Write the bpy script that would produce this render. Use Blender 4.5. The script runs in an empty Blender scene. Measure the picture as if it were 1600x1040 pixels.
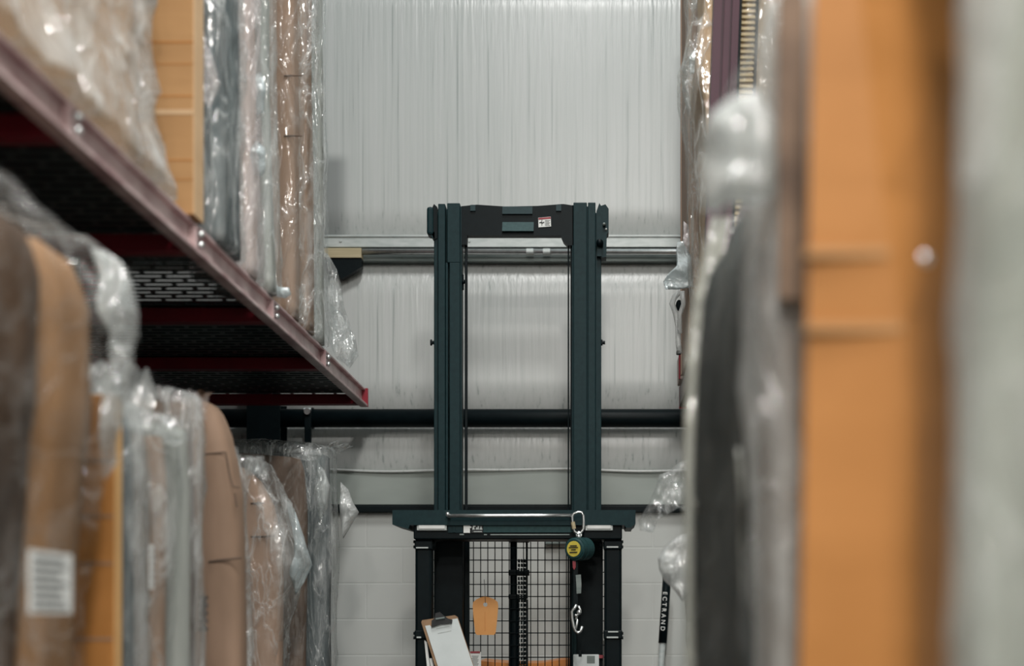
import bpy, bmesh, math, random
from mathutils import Vector, Matrix, noise

C = bpy.context.scene
COL = C.collection
random.seed(7)

# ------------------------------------------------------------------ camera, world, lights, exposure
F = 2222.22          # focal length in pixels of the 1600 px wide frame (50 mm on 36 mm)
EYE = 1.40
VX, VY = 940.0, 966.0   # where the aisle's parallel lines meet in the photograph

cam_d = bpy.data.cameras.new('camera'); cam = bpy.data.objects.new('camera', cam_d); COL.objects.link(cam)
cam.location = (0, 0, EYE); cam.rotation_euler = (math.pi/2, 0, 0)
cam_d.lens = 50; cam_d.sensor_width = 36; cam_d.sensor_fit = 'HORIZONTAL'
cam_d.shift_x = -(VX-800)/1600; cam_d.shift_y = (VY-520)/1600
cam_d.clip_start = 0.05; cam_d.clip_end = 100
cam_d.dof.use_dof = True; cam_d.dof.focus_distance = 6.9; cam_d.dof.aperture_fstop = 1.15
C.camera = cam

world = bpy.data.worlds.new('world'); C.world = world; world.use_nodes = True
bg = world.node_tree.nodes['Background']
bg.inputs['Color'].default_value = (0.80, 0.95, 0.97, 1); bg.inputs['Strength'].default_value = 0.38

def area(name, loc, sx, sy, power, color, rot=(0, 0, 0)):
    d = bpy.data.lights.new(name, 'AREA'); d.shape = 'RECTANGLE'; d.size = sx; d.size_y = sy
    d.energy = power; d.color = color
    o = bpy.data.objects.new(name, d); COL.objects.link(o); o.location = loc; o.rotation_euler = rot
    return o
area('aisle_lamp_far', (-0.1, 4.4, 7.2), 0.4, 1.4, 165, (1.0, 0.99, 0.965))
area('aisle_lamp_middle', (0.3, 1.2, 5.9), 0.4, 1.4, 200, (1.0, 0.98, 0.94))
area('aisle_lamp_near', (0.1, -1.6, 5.2), 0.4, 1.4, 270, (1.0, 0.95, 0.89))
area('aisle_lamp_rear', (-0.42, -5.0, 4.8), 0.4, 1.4, 330, (1.0, 0.95, 0.89))

vs = C.view_settings
C.display_settings.display_device = 'sRGB'
vs.view_transform = 'Standard'; vs.look = 'None'; vs.gamma = 1.0; vs.use_curve_mapping = False
vs.exposure = 0.10
C.cycles.max_bounces = 10; C.cycles.transparent_max_bounces = 24; C.cycles.diffuse_bounces = 4
C.cycles.glossy_bounces = 4; C.cycles.transmission_bounces = 6
C.cycles.caustics_reflective = False; C.cycles.caustics_refractive = False
C.cycles.sample_clamp_indirect = 6.0
C.cycles.use_denoising = True

# ------------------------------------------------------------------ helpers
def W(px, py, Y):
    return Vector(((px-VX)*Y/F, Y, EYE+(VY-py)*Y/F))
def XX(px, Y): return (px-VX)*Y/F
def ZZ(py, Y): return EYE+(VY-py)*Y/F

ORIG = {}
def link(name, me, mat, parent=None, origin=None, smooth=False):
    """link a mesh given in world coordinates; child of parent or top-level with its own origin"""
    o = bpy.data.objects.new(name, me)
    COL.objects.link(o)
    if parent is not None:
        off = ORIG[parent.name]; o.parent = parent; ORIG[o.name] = off
    else:
        off = Vector(origin) if origin is not None else Vector((0, 0, 0))
        o.location = off; ORIG[o.name] = off
    me.transform(Matrix.Translation(-off))
    for m in (mat if isinstance(mat, (list, tuple)) else [mat]): me.materials.append(m)
    if smooth:
        for p in me.polygons: p.use_smooth = True
    return o
def root(name, loc, label, cat, group=None):
    o = bpy.data.objects.new(name, None); COL.objects.link(o); o.location = loc; o.empty_display_size = 0.1
    ORIG[o.name] = Vector(loc)
    return tag(o, label, cat, group)
def tag(o, label=None, cat=None, group=None, kind=None):
    if label: o['label'] = label
    if cat: o['category'] = cat
    if group: o['group'] = group
    if kind: o['kind'] = kind
    return o

class MB:
    def __init__(s): s.bm = bmesh.new()
    def box(s, x0, x1, y0, y1, z0, z1, bev=0.0, rot=None, piv=None):
        r = bmesh.ops.create_cube(s.bm, size=1.0); v = r['verts']
        sx, sy, sz = abs(x1-x0), abs(y1-y0), abs(z1-z0)
        c = Vector(((x0+x1)/2, (y0+y1)/2, (z0+z1)/2))
        for q in v: q.co = Vector((q.co.x*sx, q.co.y*sy, q.co.z*sz))+c
        if bev > 0:
            es = list({e for q in v for e in q.link_edges})
            g = bmesh.ops.bevel(s.bm, geom=es, offset=min(bev, sx*.45, sy*.45, sz*.45), segments=2, affect='EDGES', profile=.5)
            v = list({q for f in g['faces'] for q in f.verts} | {q for q in v if q.is_valid})
        if rot is not None:
            bmesh.ops.rotate(s.bm, verts=v, cent=piv if piv is not None else c, matrix=rot)
        return s
    def pbox(s, x0, y0, x1, y1, Y, dep, bev=0.0):
        return s.box(XX(x0, Y), XX(x1, Y), Y, Y+dep, ZZ(y1, Y), ZZ(y0, Y), bev)
    def rod(s, a, b, r, n=10, r2=None):
        a, b = Vector(a), Vector(b); d = b-a
        g = bmesh.ops.create_cone(s.bm, cap_ends=True, segments=n, radius1=r, radius2=r if r2 is None else r2, depth=d.length)
        m = Matrix.Translation((a+b)/2) @ d.to_track_quat('Z', 'Y').to_matrix().to_4x4()
        bmesh.ops.transform(s.bm, matrix=m, verts=g['verts'])
        return s
    def tube(s, pts, r, n=8, closed=False):
        pts = [Vector(p) for p in pts]; N = len(pts); rings = []
        up = Vector((0, 1, 0))
        for i, p in enumerate(pts):
            if closed: t = pts[(i+1) % N]-pts[i-1]
            else: t = pts[min(i+1, N-1)]-pts[max(i-1, 0)]
            t.normalize()
            u = up.cross(t)
            if u.length < 1e-3: u = Vector((1, 0, 0)).cross(t)
            u.normalize(); w = t.cross(u)
            rings.append([s.bm.verts.new(p+r*(math.cos(k*2*math.pi/n)*u+math.sin(k*2*math.pi/n)*w)) for k in range(n)])
        for i in range(N if closed else N-1):
            A, B = rings[i], rings[(i+1) % N]
            for k in range(n):
                s.bm.faces.new((A[k], A[(k+1) % n], B[(k+1) % n], B[k]))
        if not closed:
            s.bm.faces.new(rings[0][::-1]); s.bm.faces.new(rings[-1])
        return s
    def prism(s, poly, y0, y1):
        """poly: list of (X,Z); extruded from y0 to y1"""
        a = [s.bm.verts.new((x, y0, z)) for x, z in poly]; b = [s.bm.verts.new((x, y1, z)) for x, z in poly]
        n = len(poly)
        s.bm.faces.new(a); s.bm.faces.new(b[::-1])
        for i in range(n): s.bm.faces.new((a[i], b[i], b[(i+1) % n], a[(i+1) % n]))
        return s
    def pprism(s, poly, Y, dep): return s.prism([(XX(x, Y), ZZ(y, Y)) for x, y in poly], Y, Y+dep)
    def ball(s, c, r, sc=(1, 1, 1)):
        g = bmesh.ops.create_uvsphere(s.bm, u_segments=12, v_segments=8, radius=r)
        for q in g['verts']: q.co = Vector((q.co.x*sc[0], q.co.y*sc[1], q.co.z*sc[2]))+Vector(c)
        return s
    def build(s, name, mat, parent=None, origin=None, smooth=False):
        bmesh.ops.recalc_face_normals(s.bm, faces=s.bm.faces[:])
        me = bpy.data.meshes.new(name); s.bm.to_mesh(me); s.bm.free()
        return link(name, me, mat, parent, origin, smooth)

# ------------------------------------------------------------------ materials
def newmat(name):
    m = bpy.data.materials.new(name); m.use_nodes = True
    nt = m.node_tree; p = nt.nodes['Principled BSDF']
    return m, nt, p
def N(nt, t, **k):
    n = nt.nodes.new(t)
    for a, b in k.items(): setattr(n, a, b)
    return n
def coords(nt, sc=(1, 1, 1), src='Object'):
    t = N(nt, 'ShaderNodeTexCoord'); m = N(nt, 'ShaderNodeMapping'); m.inputs['Scale'].default_value = sc
    nt.links.new(t.outputs[src], m.inputs['Vector']); return m.outputs['Vector']
def noi(nt, vec, scale, detail=4, rough=.55, dist=0, typ=None):
    n = N(nt, 'ShaderNodeTexNoise')
    if typ: n.noise_type = typ
    n.inputs['Scale'].default_value = scale; n.inputs['Detail'].default_value = detail
    n.inputs['Roughness'].default_value = rough; n.inputs['Distortion'].default_value = dist
    nt.links.new(vec, n.inputs['Vector']); return n.outputs['Fac']
def ramp(nt, fac, stops):
    r = N(nt, 'ShaderNodeValToRGB'); e = r.color_ramp.elements
    while len(e) > 1: e.remove(e[-1])
    e[0].position = stops[0][0]; e[0].color = tuple(stops[0][1])+(1,)
    for p, c in stops[1:]:
        q = e.new(p); q.color = tuple(c)+(1,)
    nt.links.new(fac, r.inputs['Fac']); return r.outputs['Color']
def bump(nt, h, strength, dist, p):
    b = N(nt, 'ShaderNodeBump'); b.inputs['Strength'].default_value = strength; b.inputs['Distance'].default_value = dist
    nt.links.new(h, b.inputs['Height'])
    if p is not None: nt.links.new(b.outputs['Normal'], p.inputs['Normal'])
    return b.outputs['Normal']
def srgb(r, g, b):
    f = lambda c: (c/255/12.92) if c/255 <= .04045 else ((c/255+.055)/1.055)**2.4
    return (f(r), f(g), f(b))
def mul(c, k): return tuple(min(1, v*k) for v in c)

def mat_mottled(name, c1, c2, scale=6, sc=(1, 1, 1), rough=.6, bs=.15, bd=.004, metallic=0, spec=.5, detail=5):
    m, nt, p = newmat(name)
    v = coords(nt, sc); f = noi(nt, v, scale, detail)
    nt.links.new(ramp(nt, f, [(.32, c1), (.68, c2)]), p.inputs['Base Color'])
    p.inputs['Roughness'].default_value = rough; p.inputs['Metallic'].default_value = metallic
    p.inputs['Specular IOR Level'].default_value = spec
    if bs: bump(nt, noi(nt, v, scale*5, 4), bs, bd, p)
    return m
def mat_film(name, tint, lo, hi, rough=.09, scale=7, zs=.22, bs=.75, bd=.012, gl=1.6, trans=.35, line=.30, cap=.12):
    m, nt, p = newmat(name)
    v = coords(nt, (1, 1, zs))
    cr = noi(nt, v, scale, 6, .6, 1.2)
    a = ramp(nt, cr, [(.46, (lo,)*3), (.58, (lo+(hi-lo)*.4,)*3), (.70, (hi,)*3)])
    v2 = coords(nt, (1, 1, zs*1.7))
    w1 = noi(nt, v2, scale*1.1, 3, .5, 1.4)
    sb = N(nt, 'ShaderNodeMath', operation='SUBTRACT'); sb.inputs[1].default_value = .5; nt.links.new(w1, sb.inputs[0])
    ab = N(nt, 'ShaderNodeMath', operation='ABSOLUTE'); nt.links.new(sb.outputs[0], ab.inputs[0])
    ln = ramp(nt, ab.outputs[0], [(0, (1, 1, 1)), (.012, (.55, .55, .55)), (.05, (0, 0, 0))])   # thin folds in the film, whitened to paint in their glints
    la = N(nt, 'ShaderNodeMath', operation='MULTIPLY_ADD', use_clamp=True); la.inputs[1].default_value = line
    nt.links.new(ln, la.inputs[0]); nt.links.new(a, la.inputs[2])
    hh = N(nt, 'ShaderNodeMath', operation='MULTIPLY_ADD'); hh.inputs[1].default_value = .6
    nt.links.new(ln, hh.inputs[0]); nt.links.new(noi(nt, v2, scale*2.2, 4, .5, .6), hh.inputs[2])
    nrm = bump(nt, hh.outputs[0], bs, bd, None)
    soft = bump(nt, hh.outputs[0], bs*.3, bd, p)
    p.inputs['Base Color'].default_value = tint+(1,); p.inputs['Roughness'].default_value = .35
    p.inputs['Specular IOR Level'].default_value = .5
    tl = N(nt, 'ShaderNodeBsdfTranslucent'); tl.inputs['Color'].default_value = tint+(1,)
    nt.links.new(soft, tl.inputs['Normal'])
    mx = N(nt, 'ShaderNodeMixShader'); mx.inputs[0].default_value = trans
    nt.links.new(p.outputs[0], mx.inputs[1]); nt.links.new(tl.outputs[0], mx.inputs[2])
    tr = N(nt, 'ShaderNodeBsdfTransparent'); tr.inputs['Color'].default_value = (.97, .98, .98, 1)
    m1 = N(nt, 'ShaderNodeMixShader')
    nt.links.new(la.outputs[0], m1.inputs[0]); nt.links.new(tr.outputs[0], m1.inputs[1]); nt.links.new(mx.outputs[0], m1.inputs[2])
    g = N(nt, 'ShaderNodeBsdfGlossy'); g.inputs['Roughness'].default_value = rough; g.inputs['Color'].default_value = (1, 1, 1, 1)
    nt.links.new(nrm, g.inputs['Normal'])
    fr = N(nt, 'ShaderNodeFresnel'); fr.inputs['IOR'].default_value = 1.45; nt.links.new(nrm, fr.inputs['Normal'])
    mm = N(nt, 'ShaderNodeMath', operation='MULTIPLY'); mm.inputs[1].default_value = gl
    nt.links.new(fr.outputs[0], mm.inputs[0])
    mc = N(nt, 'ShaderNodeMath', operation='MINIMUM'); mc.inputs[1].default_value = cap; nt.links.new(mm.outputs[0], mc.inputs[0]); mm = mc
    m2 = N(nt, 'ShaderNodeMixShader')
    nt.links.new(mm.outputs[0], m2.inputs[0]); nt.links.new(m1.outputs[0], m2.inputs[1]); nt.links.new(g.outputs[0], m2.inputs[2])
    nt.links.new(m2.outputs[0], nt.nodes['Material Output'].inputs['Surface'])
    return m

M = {}
M['teal'] = mat_mottled('dark_teal_paint', (.006, .021, .025), (.009, .030, .034), 40, rough=.5, bs=.05, bd=.001, spec=.16)
M['teal_light'] = mat_mottled('light_teal_paint', (.012, .044, .047), (.020, .060, .062), 60, rough=.55, bs=.1, bd=.001, spec=.25)
M['black'] = mat_mottled('black_paint', (.0016, .0048, .0062), (.003, .0075, .009), 30, rough=.45, bs=.05, bd=.001, spec=.12)
M['silver'] = mat_mottled('bright_steel', (.62, .64, .64), (.78, .80, .80), 30, rough=.28, bs=.05, bd=.001, metallic=.9)
M['galv'] = mat_mottled('galvanised_steel', (.40, .44, .43), (.52, .55, .54), 14, (1, 1, 4), rough=.45, bs=.05, bd=.001, metallic=.25)
M['galv_dark'] = mat_mottled('dull_steel', (.10, .13, .125), (.22, .25, .24), 8, (.4, 1, 4), rough=.5, bs=.1, bd=.002, metallic=.5)
M['white'] = mat_mottled('white_print', (.72, .73, .71), (.80, .81, .79), 20, rough=.55, bs=0)
M['paper'] = mat_mottled('paper', (.62, .67, .67), (.72, .77, .77), 5, rough=.7, bs=.2, bd=.004)
M['ink'] = mat_mottled('black_ink', (.012, .014, .015), (.02, .022, .024), 20, rough=.6, bs=0)
M['ink_grey'] = mat_mottled('grey_ink', (.22, .23, .23), (.3, .31, .31), 20, rough=.6, bs=0)
M['red_ink'] = mat_mottled('dark_red_ink', (.25, .03, .045), (.32, .05, .06), 20, rough=.6, bs=0)
M['yellow'] = mat_mottled('yellow_label', (.62, .50, .07), (.70, .58, .10), 20, rough=.5, bs=0)
M['tag_orange'] = mat_mottled('orange_plastic', (.82, .36, .10), (.88, .42, .13), 9, rough=.5, bs=.03, bd=.001)
M['cover_orange'] = mat_mottled('orange_cover', (.62, .20, .04), (.72, .27, .06), 9, rough=.4, bs=.03, bd=.001)
M['board'] = mat_mottled('hardboard', (.24, .14, .075), (.33, .20, .11), 16, rough=.6, bs=.05, bd=.001)
M['lens'] = mat_mottled('lamp_lens', (.62, .63, .61), (.75, .75, .73), 12, (1, 1, 1), rough=.35, bs=0)
M['red'] = mat_mottled('red_rack_paint', (.22, .004, .016), (.30, .006, .022), 9, rough=.38, bs=.05, bd=.001)
M['red_arm'] = mat_mottled('shaded_red_paint', (.10, .002, .008), (.14, .003, .011), 9, rough=.45, bs=.05, bd=.001, spec=.25)  # rack red darkened to paint in the shade under the shelf
M['maroon'] = mat_mottled('dusty_sheen_maroon_paint', (.30, .17, .175), (.60, .47, .46), 7, (1, 1, 1), rough=.34, bs=.12, bd=.002)  # dust plus the beam's pinkish sheen painted into the colour
M['plum'] = mat_mottled('plum_rack_paint', (.034, .007, .016), (.060, .015, .028), 6, (1, 1, .3), rough=.42, bs=.08, bd=.002, spec=.25)
M['deck'] = mat_mottled('dark_deck_steel', (.018, .030, .033), (.05, .07, .072), 12, rough=.35, bs=.05, bd=.001, metallic=.4)
M['brass'] = mat_mottled('brassy_edge', (.34, .25, .12), (.45, .34, .18), 20, rough=.5, bs=0)
M['wood'] = mat_mottled('pale_wood', (.40, .33, .20), (.52, .44, .28), 8, (.3, 4, 8), rough=.7, bs=.1, bd=.002)
M['card'] = mat_mottled('brown_cardboard', (.22, .14, .092), (.30, .195, .134), 4, (1, 1, .5), rough=.75, bs=.15, bd=.004)
M['card_dark'] = mat_mottled('dark_brown_cardboard', (.085, .056, .040), (.15, .10, .072), 5, (1, 1, .5), rough=.7, bs=.15, bd=.004)
M['card_pink'] = mat_mottled('pinkish_cardboard', (.31, .205, .145), (.40, .27, .20), 4, (1, 1, .5), rough=.75, bs=.15, bd=.004)
M['tan_board'] = mat_mottled('saturated_brown_board', (.24, .125, .055), (.33, .18, .085), 4, (1, 1, .5), rough=.7, bs=.15, bd=.004)
M['brown_dark'] = mat_mottled('streaked_brown_board', (.075, .042, .024), (.26, .17, .11), 5, (1, 1, .8), rough=.7, bs=.15, bd=.004)
M['orange_card'] = mat_mottled('orange_cardboard', (.36, .145, .028), (.43, .180, .042), 3, (1, 1, 2.5), rough=.7, bs=.06, bd=.003)
M['orange_card_lit'] = mat_mottled('lit_orange_cardboard', (.60, .34, .13), (.66, .39, .16), 3, (1, 1, 2), rough=.7, bs=.06, bd=.003)
M['carton'] = mat_mottled('tan_carton', (.35, .185, .070), (.42, .23, .092), 3, (1, 1, 5), rough=.7, bs=.06, bd=.003)
M['carton_light'] = mat_mottled('light_tan_carton', (.48, .31, .17), (.55, .37, .21), 3, (1, 1, 3), rough=.7, bs=.06, bd=.003)
M['fabric_dark'] = mat_mottled('charcoal_fabric', (.010, .015, .015), (.034, .040, .036), 5, (1, 1, .6), rough=.8, bs=.3, bd=.006)
M['fabric_blue'] = mat_mottled('slate_fabric', (.014, .027, .035), (.10, .125, .128), 9, (1, 1, .15), rough=.8, bs=.3, bd=.006)
M['fabric_grey'] = mat_mottled('grey_fabric', (.20, .21, .195), (.36, .37, .34), 6, (1, 1, .15), rough=.8, bs=.3, bd=.006)
M['fabric_brown'] = mat_mottled('brown_fabric', (.030, .015, .007), (.11, .054, .023), 5, (1, 1, .4), rough=.75, bs=.3, bd=.008)
M['pale'] = mat_mottled('pale_foam_cover', (.56, .60, .50), (.70, .73, .63), 4, (1, 1, .5), rough=.8, bs=.2, bd=.006)
M['brown_mix'] = mat_mottled('mottled_brown_grey', (.14, .075, .035), (.34, .28, .235), 6, (1, 1, .6), rough=.75, bs=.2, bd=.006)
M['beige'] = mat_mottled('pinkish_beige_cover', (.42, .33, .29), (.52, .43, .39), 6, (1, 1, .3), rough=.75, bs=.2, bd=.006)
T_W = (.80, .82, .81); T_G = (.66, .69, .67); T_P = (.84, .78, .78); T_B = (.74, .82, .84)
M['film'] = mat_film('clear_film', T_W, .02, .50, line=.38, cap=.09)
M['film_thin'] = mat_film('thin_clear_film', T_W, .004, .10, scale=6, line=.14, cap=.05)
M['film_grey'] = mat_film('greyish_film', T_W, .05, .62, scale=9, zs=.13)
M['film_heavy'] = mat_film('cloudy_film', T_W, .42, .85, scale=6, zs=.35)
M['film_white'] = mat_film('white_film', T_B, .60, .95, scale=5, zs=.5)
M['film_pink'] = mat_film('pinkish_film', T_P, .16, .70, scale=8, zs=.25)
M['film_near'] = mat_film('glossy_film', T_W, .003, .26, rough=.10, scale=3.2, zs=.6, bd=.03, line=.20, cap=.035)
M['film_bright'] = mat_film('bright_glossy_film', T_W, .28, .97, rough=.10, scale=2.6, zs=.7, bd=.03, line=.25)  # white patches in the opacity paint in the film's bright highlights
M['film_dull2'] = mat_film('pale_hood_film', (.60, .63, .62), .55, .9, scale=5, zs=.4, line=.15)
M['film_fold'] = mat_film('cream_film_fold', (.66, .65, .58), .45, .8, scale=6, zs=.3)
M['film_dull'] = mat_film('dull_film', T_W, .30, .75, scale=5, zs=.3, line=.15)

def mat_wall_facing():
    m, nt, p = newmat('white_insulation_facing')
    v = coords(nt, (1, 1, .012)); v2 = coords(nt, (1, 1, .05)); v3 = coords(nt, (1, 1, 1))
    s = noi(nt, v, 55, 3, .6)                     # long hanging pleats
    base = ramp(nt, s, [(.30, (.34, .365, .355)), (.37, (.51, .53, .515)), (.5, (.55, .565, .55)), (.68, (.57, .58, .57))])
    d = noi(nt, v3, 1.3, 3)
    mixn = N(nt, 'ShaderNodeMix', data_type='RGBA', blend_type='MULTIPLY'); mixn.inputs['Factor'].default_value = 1
    nt.links.new(base, mixn.inputs[6]); nt.links.new(ramp(nt, d, [(.3, (.94, .95, .95)), (.7, (1, 1, 1))]), mixn.inputs[7])
    # soft shadow beside the wrapped goods, painted into the facing colour
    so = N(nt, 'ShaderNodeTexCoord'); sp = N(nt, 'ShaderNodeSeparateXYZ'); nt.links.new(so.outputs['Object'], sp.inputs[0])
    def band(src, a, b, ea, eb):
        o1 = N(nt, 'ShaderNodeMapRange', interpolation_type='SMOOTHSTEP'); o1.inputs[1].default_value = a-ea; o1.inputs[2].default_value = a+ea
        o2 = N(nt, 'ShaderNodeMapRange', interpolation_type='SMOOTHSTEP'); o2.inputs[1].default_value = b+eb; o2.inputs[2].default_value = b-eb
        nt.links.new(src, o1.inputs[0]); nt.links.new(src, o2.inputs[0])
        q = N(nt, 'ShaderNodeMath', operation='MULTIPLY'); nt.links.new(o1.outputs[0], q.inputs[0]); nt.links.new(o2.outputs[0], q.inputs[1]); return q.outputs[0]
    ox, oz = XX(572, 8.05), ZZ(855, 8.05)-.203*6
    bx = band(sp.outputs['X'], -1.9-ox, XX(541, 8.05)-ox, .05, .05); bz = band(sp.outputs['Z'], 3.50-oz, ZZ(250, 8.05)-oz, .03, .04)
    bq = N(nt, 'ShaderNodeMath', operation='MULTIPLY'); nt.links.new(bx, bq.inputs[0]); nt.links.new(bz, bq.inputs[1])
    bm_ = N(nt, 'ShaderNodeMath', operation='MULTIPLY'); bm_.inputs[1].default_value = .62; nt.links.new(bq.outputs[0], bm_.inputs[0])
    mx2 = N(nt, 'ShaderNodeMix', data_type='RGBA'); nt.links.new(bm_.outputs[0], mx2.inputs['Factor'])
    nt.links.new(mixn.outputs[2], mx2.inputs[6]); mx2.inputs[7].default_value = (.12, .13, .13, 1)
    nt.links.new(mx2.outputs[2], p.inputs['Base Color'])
    p.inputs['Roughness'].default_value = .33; p.inputs['Specular IOR Level'].default_value = .55
    h = noi(nt, v2, 42, 3, .55, .3)
    tg = N(nt, 'ShaderNodeTexCoord'); sx = N(nt, 'ShaderNodeSeparateXYZ'); nt.links.new(tg.outputs['Generated'], sx.inputs[0])
    k = ramp(nt, sx.outputs['Z'], [(.0, (.10,)*3), (.55, (.14,)*3), (.86, (.45,)*3), (1, (1, 1, 1))])
    hm = N(nt, 'ShaderNodeMath', operation='MULTIPLY'); nt.links.new(h, hm.inputs[0]); nt.links.new(k, hm.inputs[1])
    bump(nt, hm.outputs[0], .6, .012, p)
    return m
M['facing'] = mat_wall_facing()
def mat_blocks():
    m, nt, p = newmat('painted_concrete_block')
    tc = N(nt, 'ShaderNodeTexCoord'); mp = N(nt, 'ShaderNodeMapping')
    mp.inputs['Rotation'].default_value = (math.pi/2, 0, 0)
    nt.links.new(tc.outputs['Object'], mp.inputs['Vector'])
    br = N(nt, 'ShaderNodeTexBrick'); nt.links.new(mp.outputs['Vector'], br.inputs['Vector'])
    br.inputs['Scale'].default_value = 1; br.inputs['Brick Width'].default_value = .406; br.inputs['Row Height'].default_value = .203
    br.inputs['Mortar Size'].default_value = .0045; br.inputs['Mortar Smooth'].default_value = .4
    br.inputs['Color1'].default_value = (.53, .55, .53, 1); br.inputs['Color2'].default_value = (.55, .57, .55, 1); br.inputs['Mortar'].default_value = (.60, .62, .60, 1)  # joints lighter than the blocks, painting in their highlight lines
    nt.links.new(br.outputs['Color'], p.inputs['Base Color'])
    p.inputs['Roughness'].default_value = .45
    inv = N(nt, 'ShaderNodeMath', operation='SUBTRACT'); inv.inputs[0].default_value = 1; nt.links.new(br.outputs['Fac'], inv.inputs[1])
    bump(nt, inv.outputs[0], .45, .010, p)
    return m
M['blocks'] = mat_blocks()
M['band'] = mat_mottled('grey_green_band', (.29, .325, .30), (.35, .385, .36), 5, (.3, 1, 1), rough=.5, bs=.05, bd=.002)
M['floor'] = mat_mottled('grey_concrete', (.10, .105, .10), (.14, .145, .14), 3, rough=.5, bs=.1, bd=.003)
M['added_sidewall'] = mat_mottled('added_grey_side_wall', (.16, .17, .165), (.21, .22, .215), 3, rough=.7, bs=.1, bd=.003)

M['added_whitewall'] = mat_mottled('added_white_wall', (.68, .69, .67), (.74, .75, .73), 3, rough=.7, bs=.1, bd=.003)
# ------------------------------------------------------------------ the setting
WY = 8.05
mb = MB(); mb.box(-3.2, 3.4, -8.5, 8.3, -.1, 0); tag(mb.build('floor', M['floor'], None, (0, 3, 0)), kind='structure')
mb = MB(); mb.box(-3.3, -3.2, -8.5, 8.3, 0, 6.3); tag(mb.build('added_wall_left', M['added_sidewall'], None, (-3.25, 3, 0)), kind='structure')  # unseen wall, added to keep ambient light out from the left
mb = MB(); mb.box(3.4, 3.5, -8.5, 8.3, 0, 6.3); tag(mb.build('added_wall_right', M['added_whitewall'], None, (3.45, 3, 0)), kind='structure')  # unseen wall, added to cut ambient light, white to bounce fill
mb = MB(); mb.box(-3.3, 3.5, -8.6, -8.5, 0, 6.3); tag(mb.build('added_wall_front', M['added_whitewall'], None, (0, -8.55, 0)), kind='structure')  # unseen wall behind the camera, added to cut ambient, white for frontal fill
wz = ZZ(800, WY)
mb = MB(); mb.box(-3.2, 3.4, WY, WY+.2, 0, wz)
wall = mb.build('wall_back', M['blocks'], None, (XX(572, WY), WY, ZZ(855, WY)-.203*6)); tag(wall, kind='structure')
def facing(name, z0, z1, bulge):
    bm = bmesh.new(); nx, nz = 4, 60; x0, x1 = -3.2, 3.4
    g = []
    for j in range(nz+1):
        t = j/nz; z = z0+(z1-z0)*t
        d = min(1, (z1-z)/.22); e = min(1, (z-z0)/.22)
        off = bulge*(math.sin(d*math.pi/2)**.8)*(math.sin(e*math.pi/2)**.8)
        g.append([bm.verts.new((x0+(x1-x0)*i/nx, WY+.02-off, z)) for i in range(nx+1)])
    for j in range(nz):
        for i in range(nx): bm.faces.new((g[j][i], g[j][i+1], g[j+1][i+1], g[j+1][i]))
    # back skin, so the blanket has its thickness
    b = [[bm.verts.new((x, WY+.2, z)) for x in (x0, x1)] for z in (z0, z1)]
    bm.faces.new((b[0][0], b[1][0], b[1][1], b[0][1]))
    bm.faces.new([q for q in g[nz]]+[b[1][1], b[1][0]]); bm.faces.new([q for q in g[0]][::-1]+[b[0][0], b[0][1]])
    me = bpy.data.meshes.new(name); bm.to_mesh(me); bm.free()
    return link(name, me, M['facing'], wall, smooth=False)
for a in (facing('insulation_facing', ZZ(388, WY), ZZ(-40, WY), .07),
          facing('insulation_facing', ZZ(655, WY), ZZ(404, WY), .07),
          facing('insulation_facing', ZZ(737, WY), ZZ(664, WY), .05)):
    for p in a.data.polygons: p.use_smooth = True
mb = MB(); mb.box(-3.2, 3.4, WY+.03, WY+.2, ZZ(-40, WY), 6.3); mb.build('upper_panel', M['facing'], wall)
# upper girt: channel with lip, and the one above the frame
def girt(name, ytop, ybot, Y):
    zt, zb = ZZ(ytop, Y), ZZ(ybot, Y)
    mb = MB(); mb.box(-3.2, 3.4, Y, Y+.004, zb, zt, .001)
    mb.box(-3.2, 3.4, Y, WY+.04, zt-.004, zt); mb.box(-3.2, 3.4, Y+.002, WY+.04, zb, zb+.004)
    mb.box(-3.2, 3.4, Y-.008, Y+.002, zt-.012, zt-.001, .002)
    for k in range(9):
        x = -2.9+k*.72
        mb.rod((x, Y-.006, (zt+zb)/2), (x, Y+.01, (zt+zb)/2), .008, 6)
    return tag(mb.build(name, M['galv'], None, (0, WY, zb)), kind='structure')
girt('trim_1', 367, 385.5, 7.96)
girt('trim_2', -46, -28, 7.97)
mb = MB(); Y = 7.985
mb.box(-3.2, 3.4, Y, Y+.005, ZZ(408, Y), ZZ(396, Y), .001); mb.box(-3.2, 3.4, Y, WY+.04, ZZ(408, Y), ZZ(408, Y)+.005)
for k in range(14): mb.rod((-3+k*.47, Y-.005, ZZ(402.5, Y)), (-3+k*.47, Y+.01, ZZ(402.5, Y)), .007, 6)
tag(mb.build('trim_3', M['galv_dark'], None, (0, WY, 3.3)), kind='structure')
# lower band: wavy white lip, grey-green sheet, dark sill
mb = MB(); mb.box(-3.2, 3.4, WY-.012, WY+.1, ZZ(790, WY), ZZ(737, WY)); tag(mb.build('trim_4', M['band'], None, (0, WY, 2.2)), kind='structure')
bm = bmesh.new(); pts = []
for i in range(90):
    x = -3.2+6.6*i/89; pts.append((x, WY-.022-.006*math.sin(x*5), ZZ(735+1.5*math.sin(x*4.2)+.8*math.sin(x*9), WY)))
mb = MB(); mb.tube(pts, .008, 6); tag(mb.build('trim_5', M['facing'], None, (0, WY, 2.2), True), kind='structure')
mb = MB(); mb.box(-3.2, 3.4, WY-.05, WY+.1, ZZ(801, WY), ZZ(791, WY), .004); mb.box(-3.2, 3.4, WY-.02, WY+.02, ZZ(791, WY), ZZ(788, WY), .001)
tag(mb.build('trim_6', M['black'], None, (0, WY, 2)), kind='structure')
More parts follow.
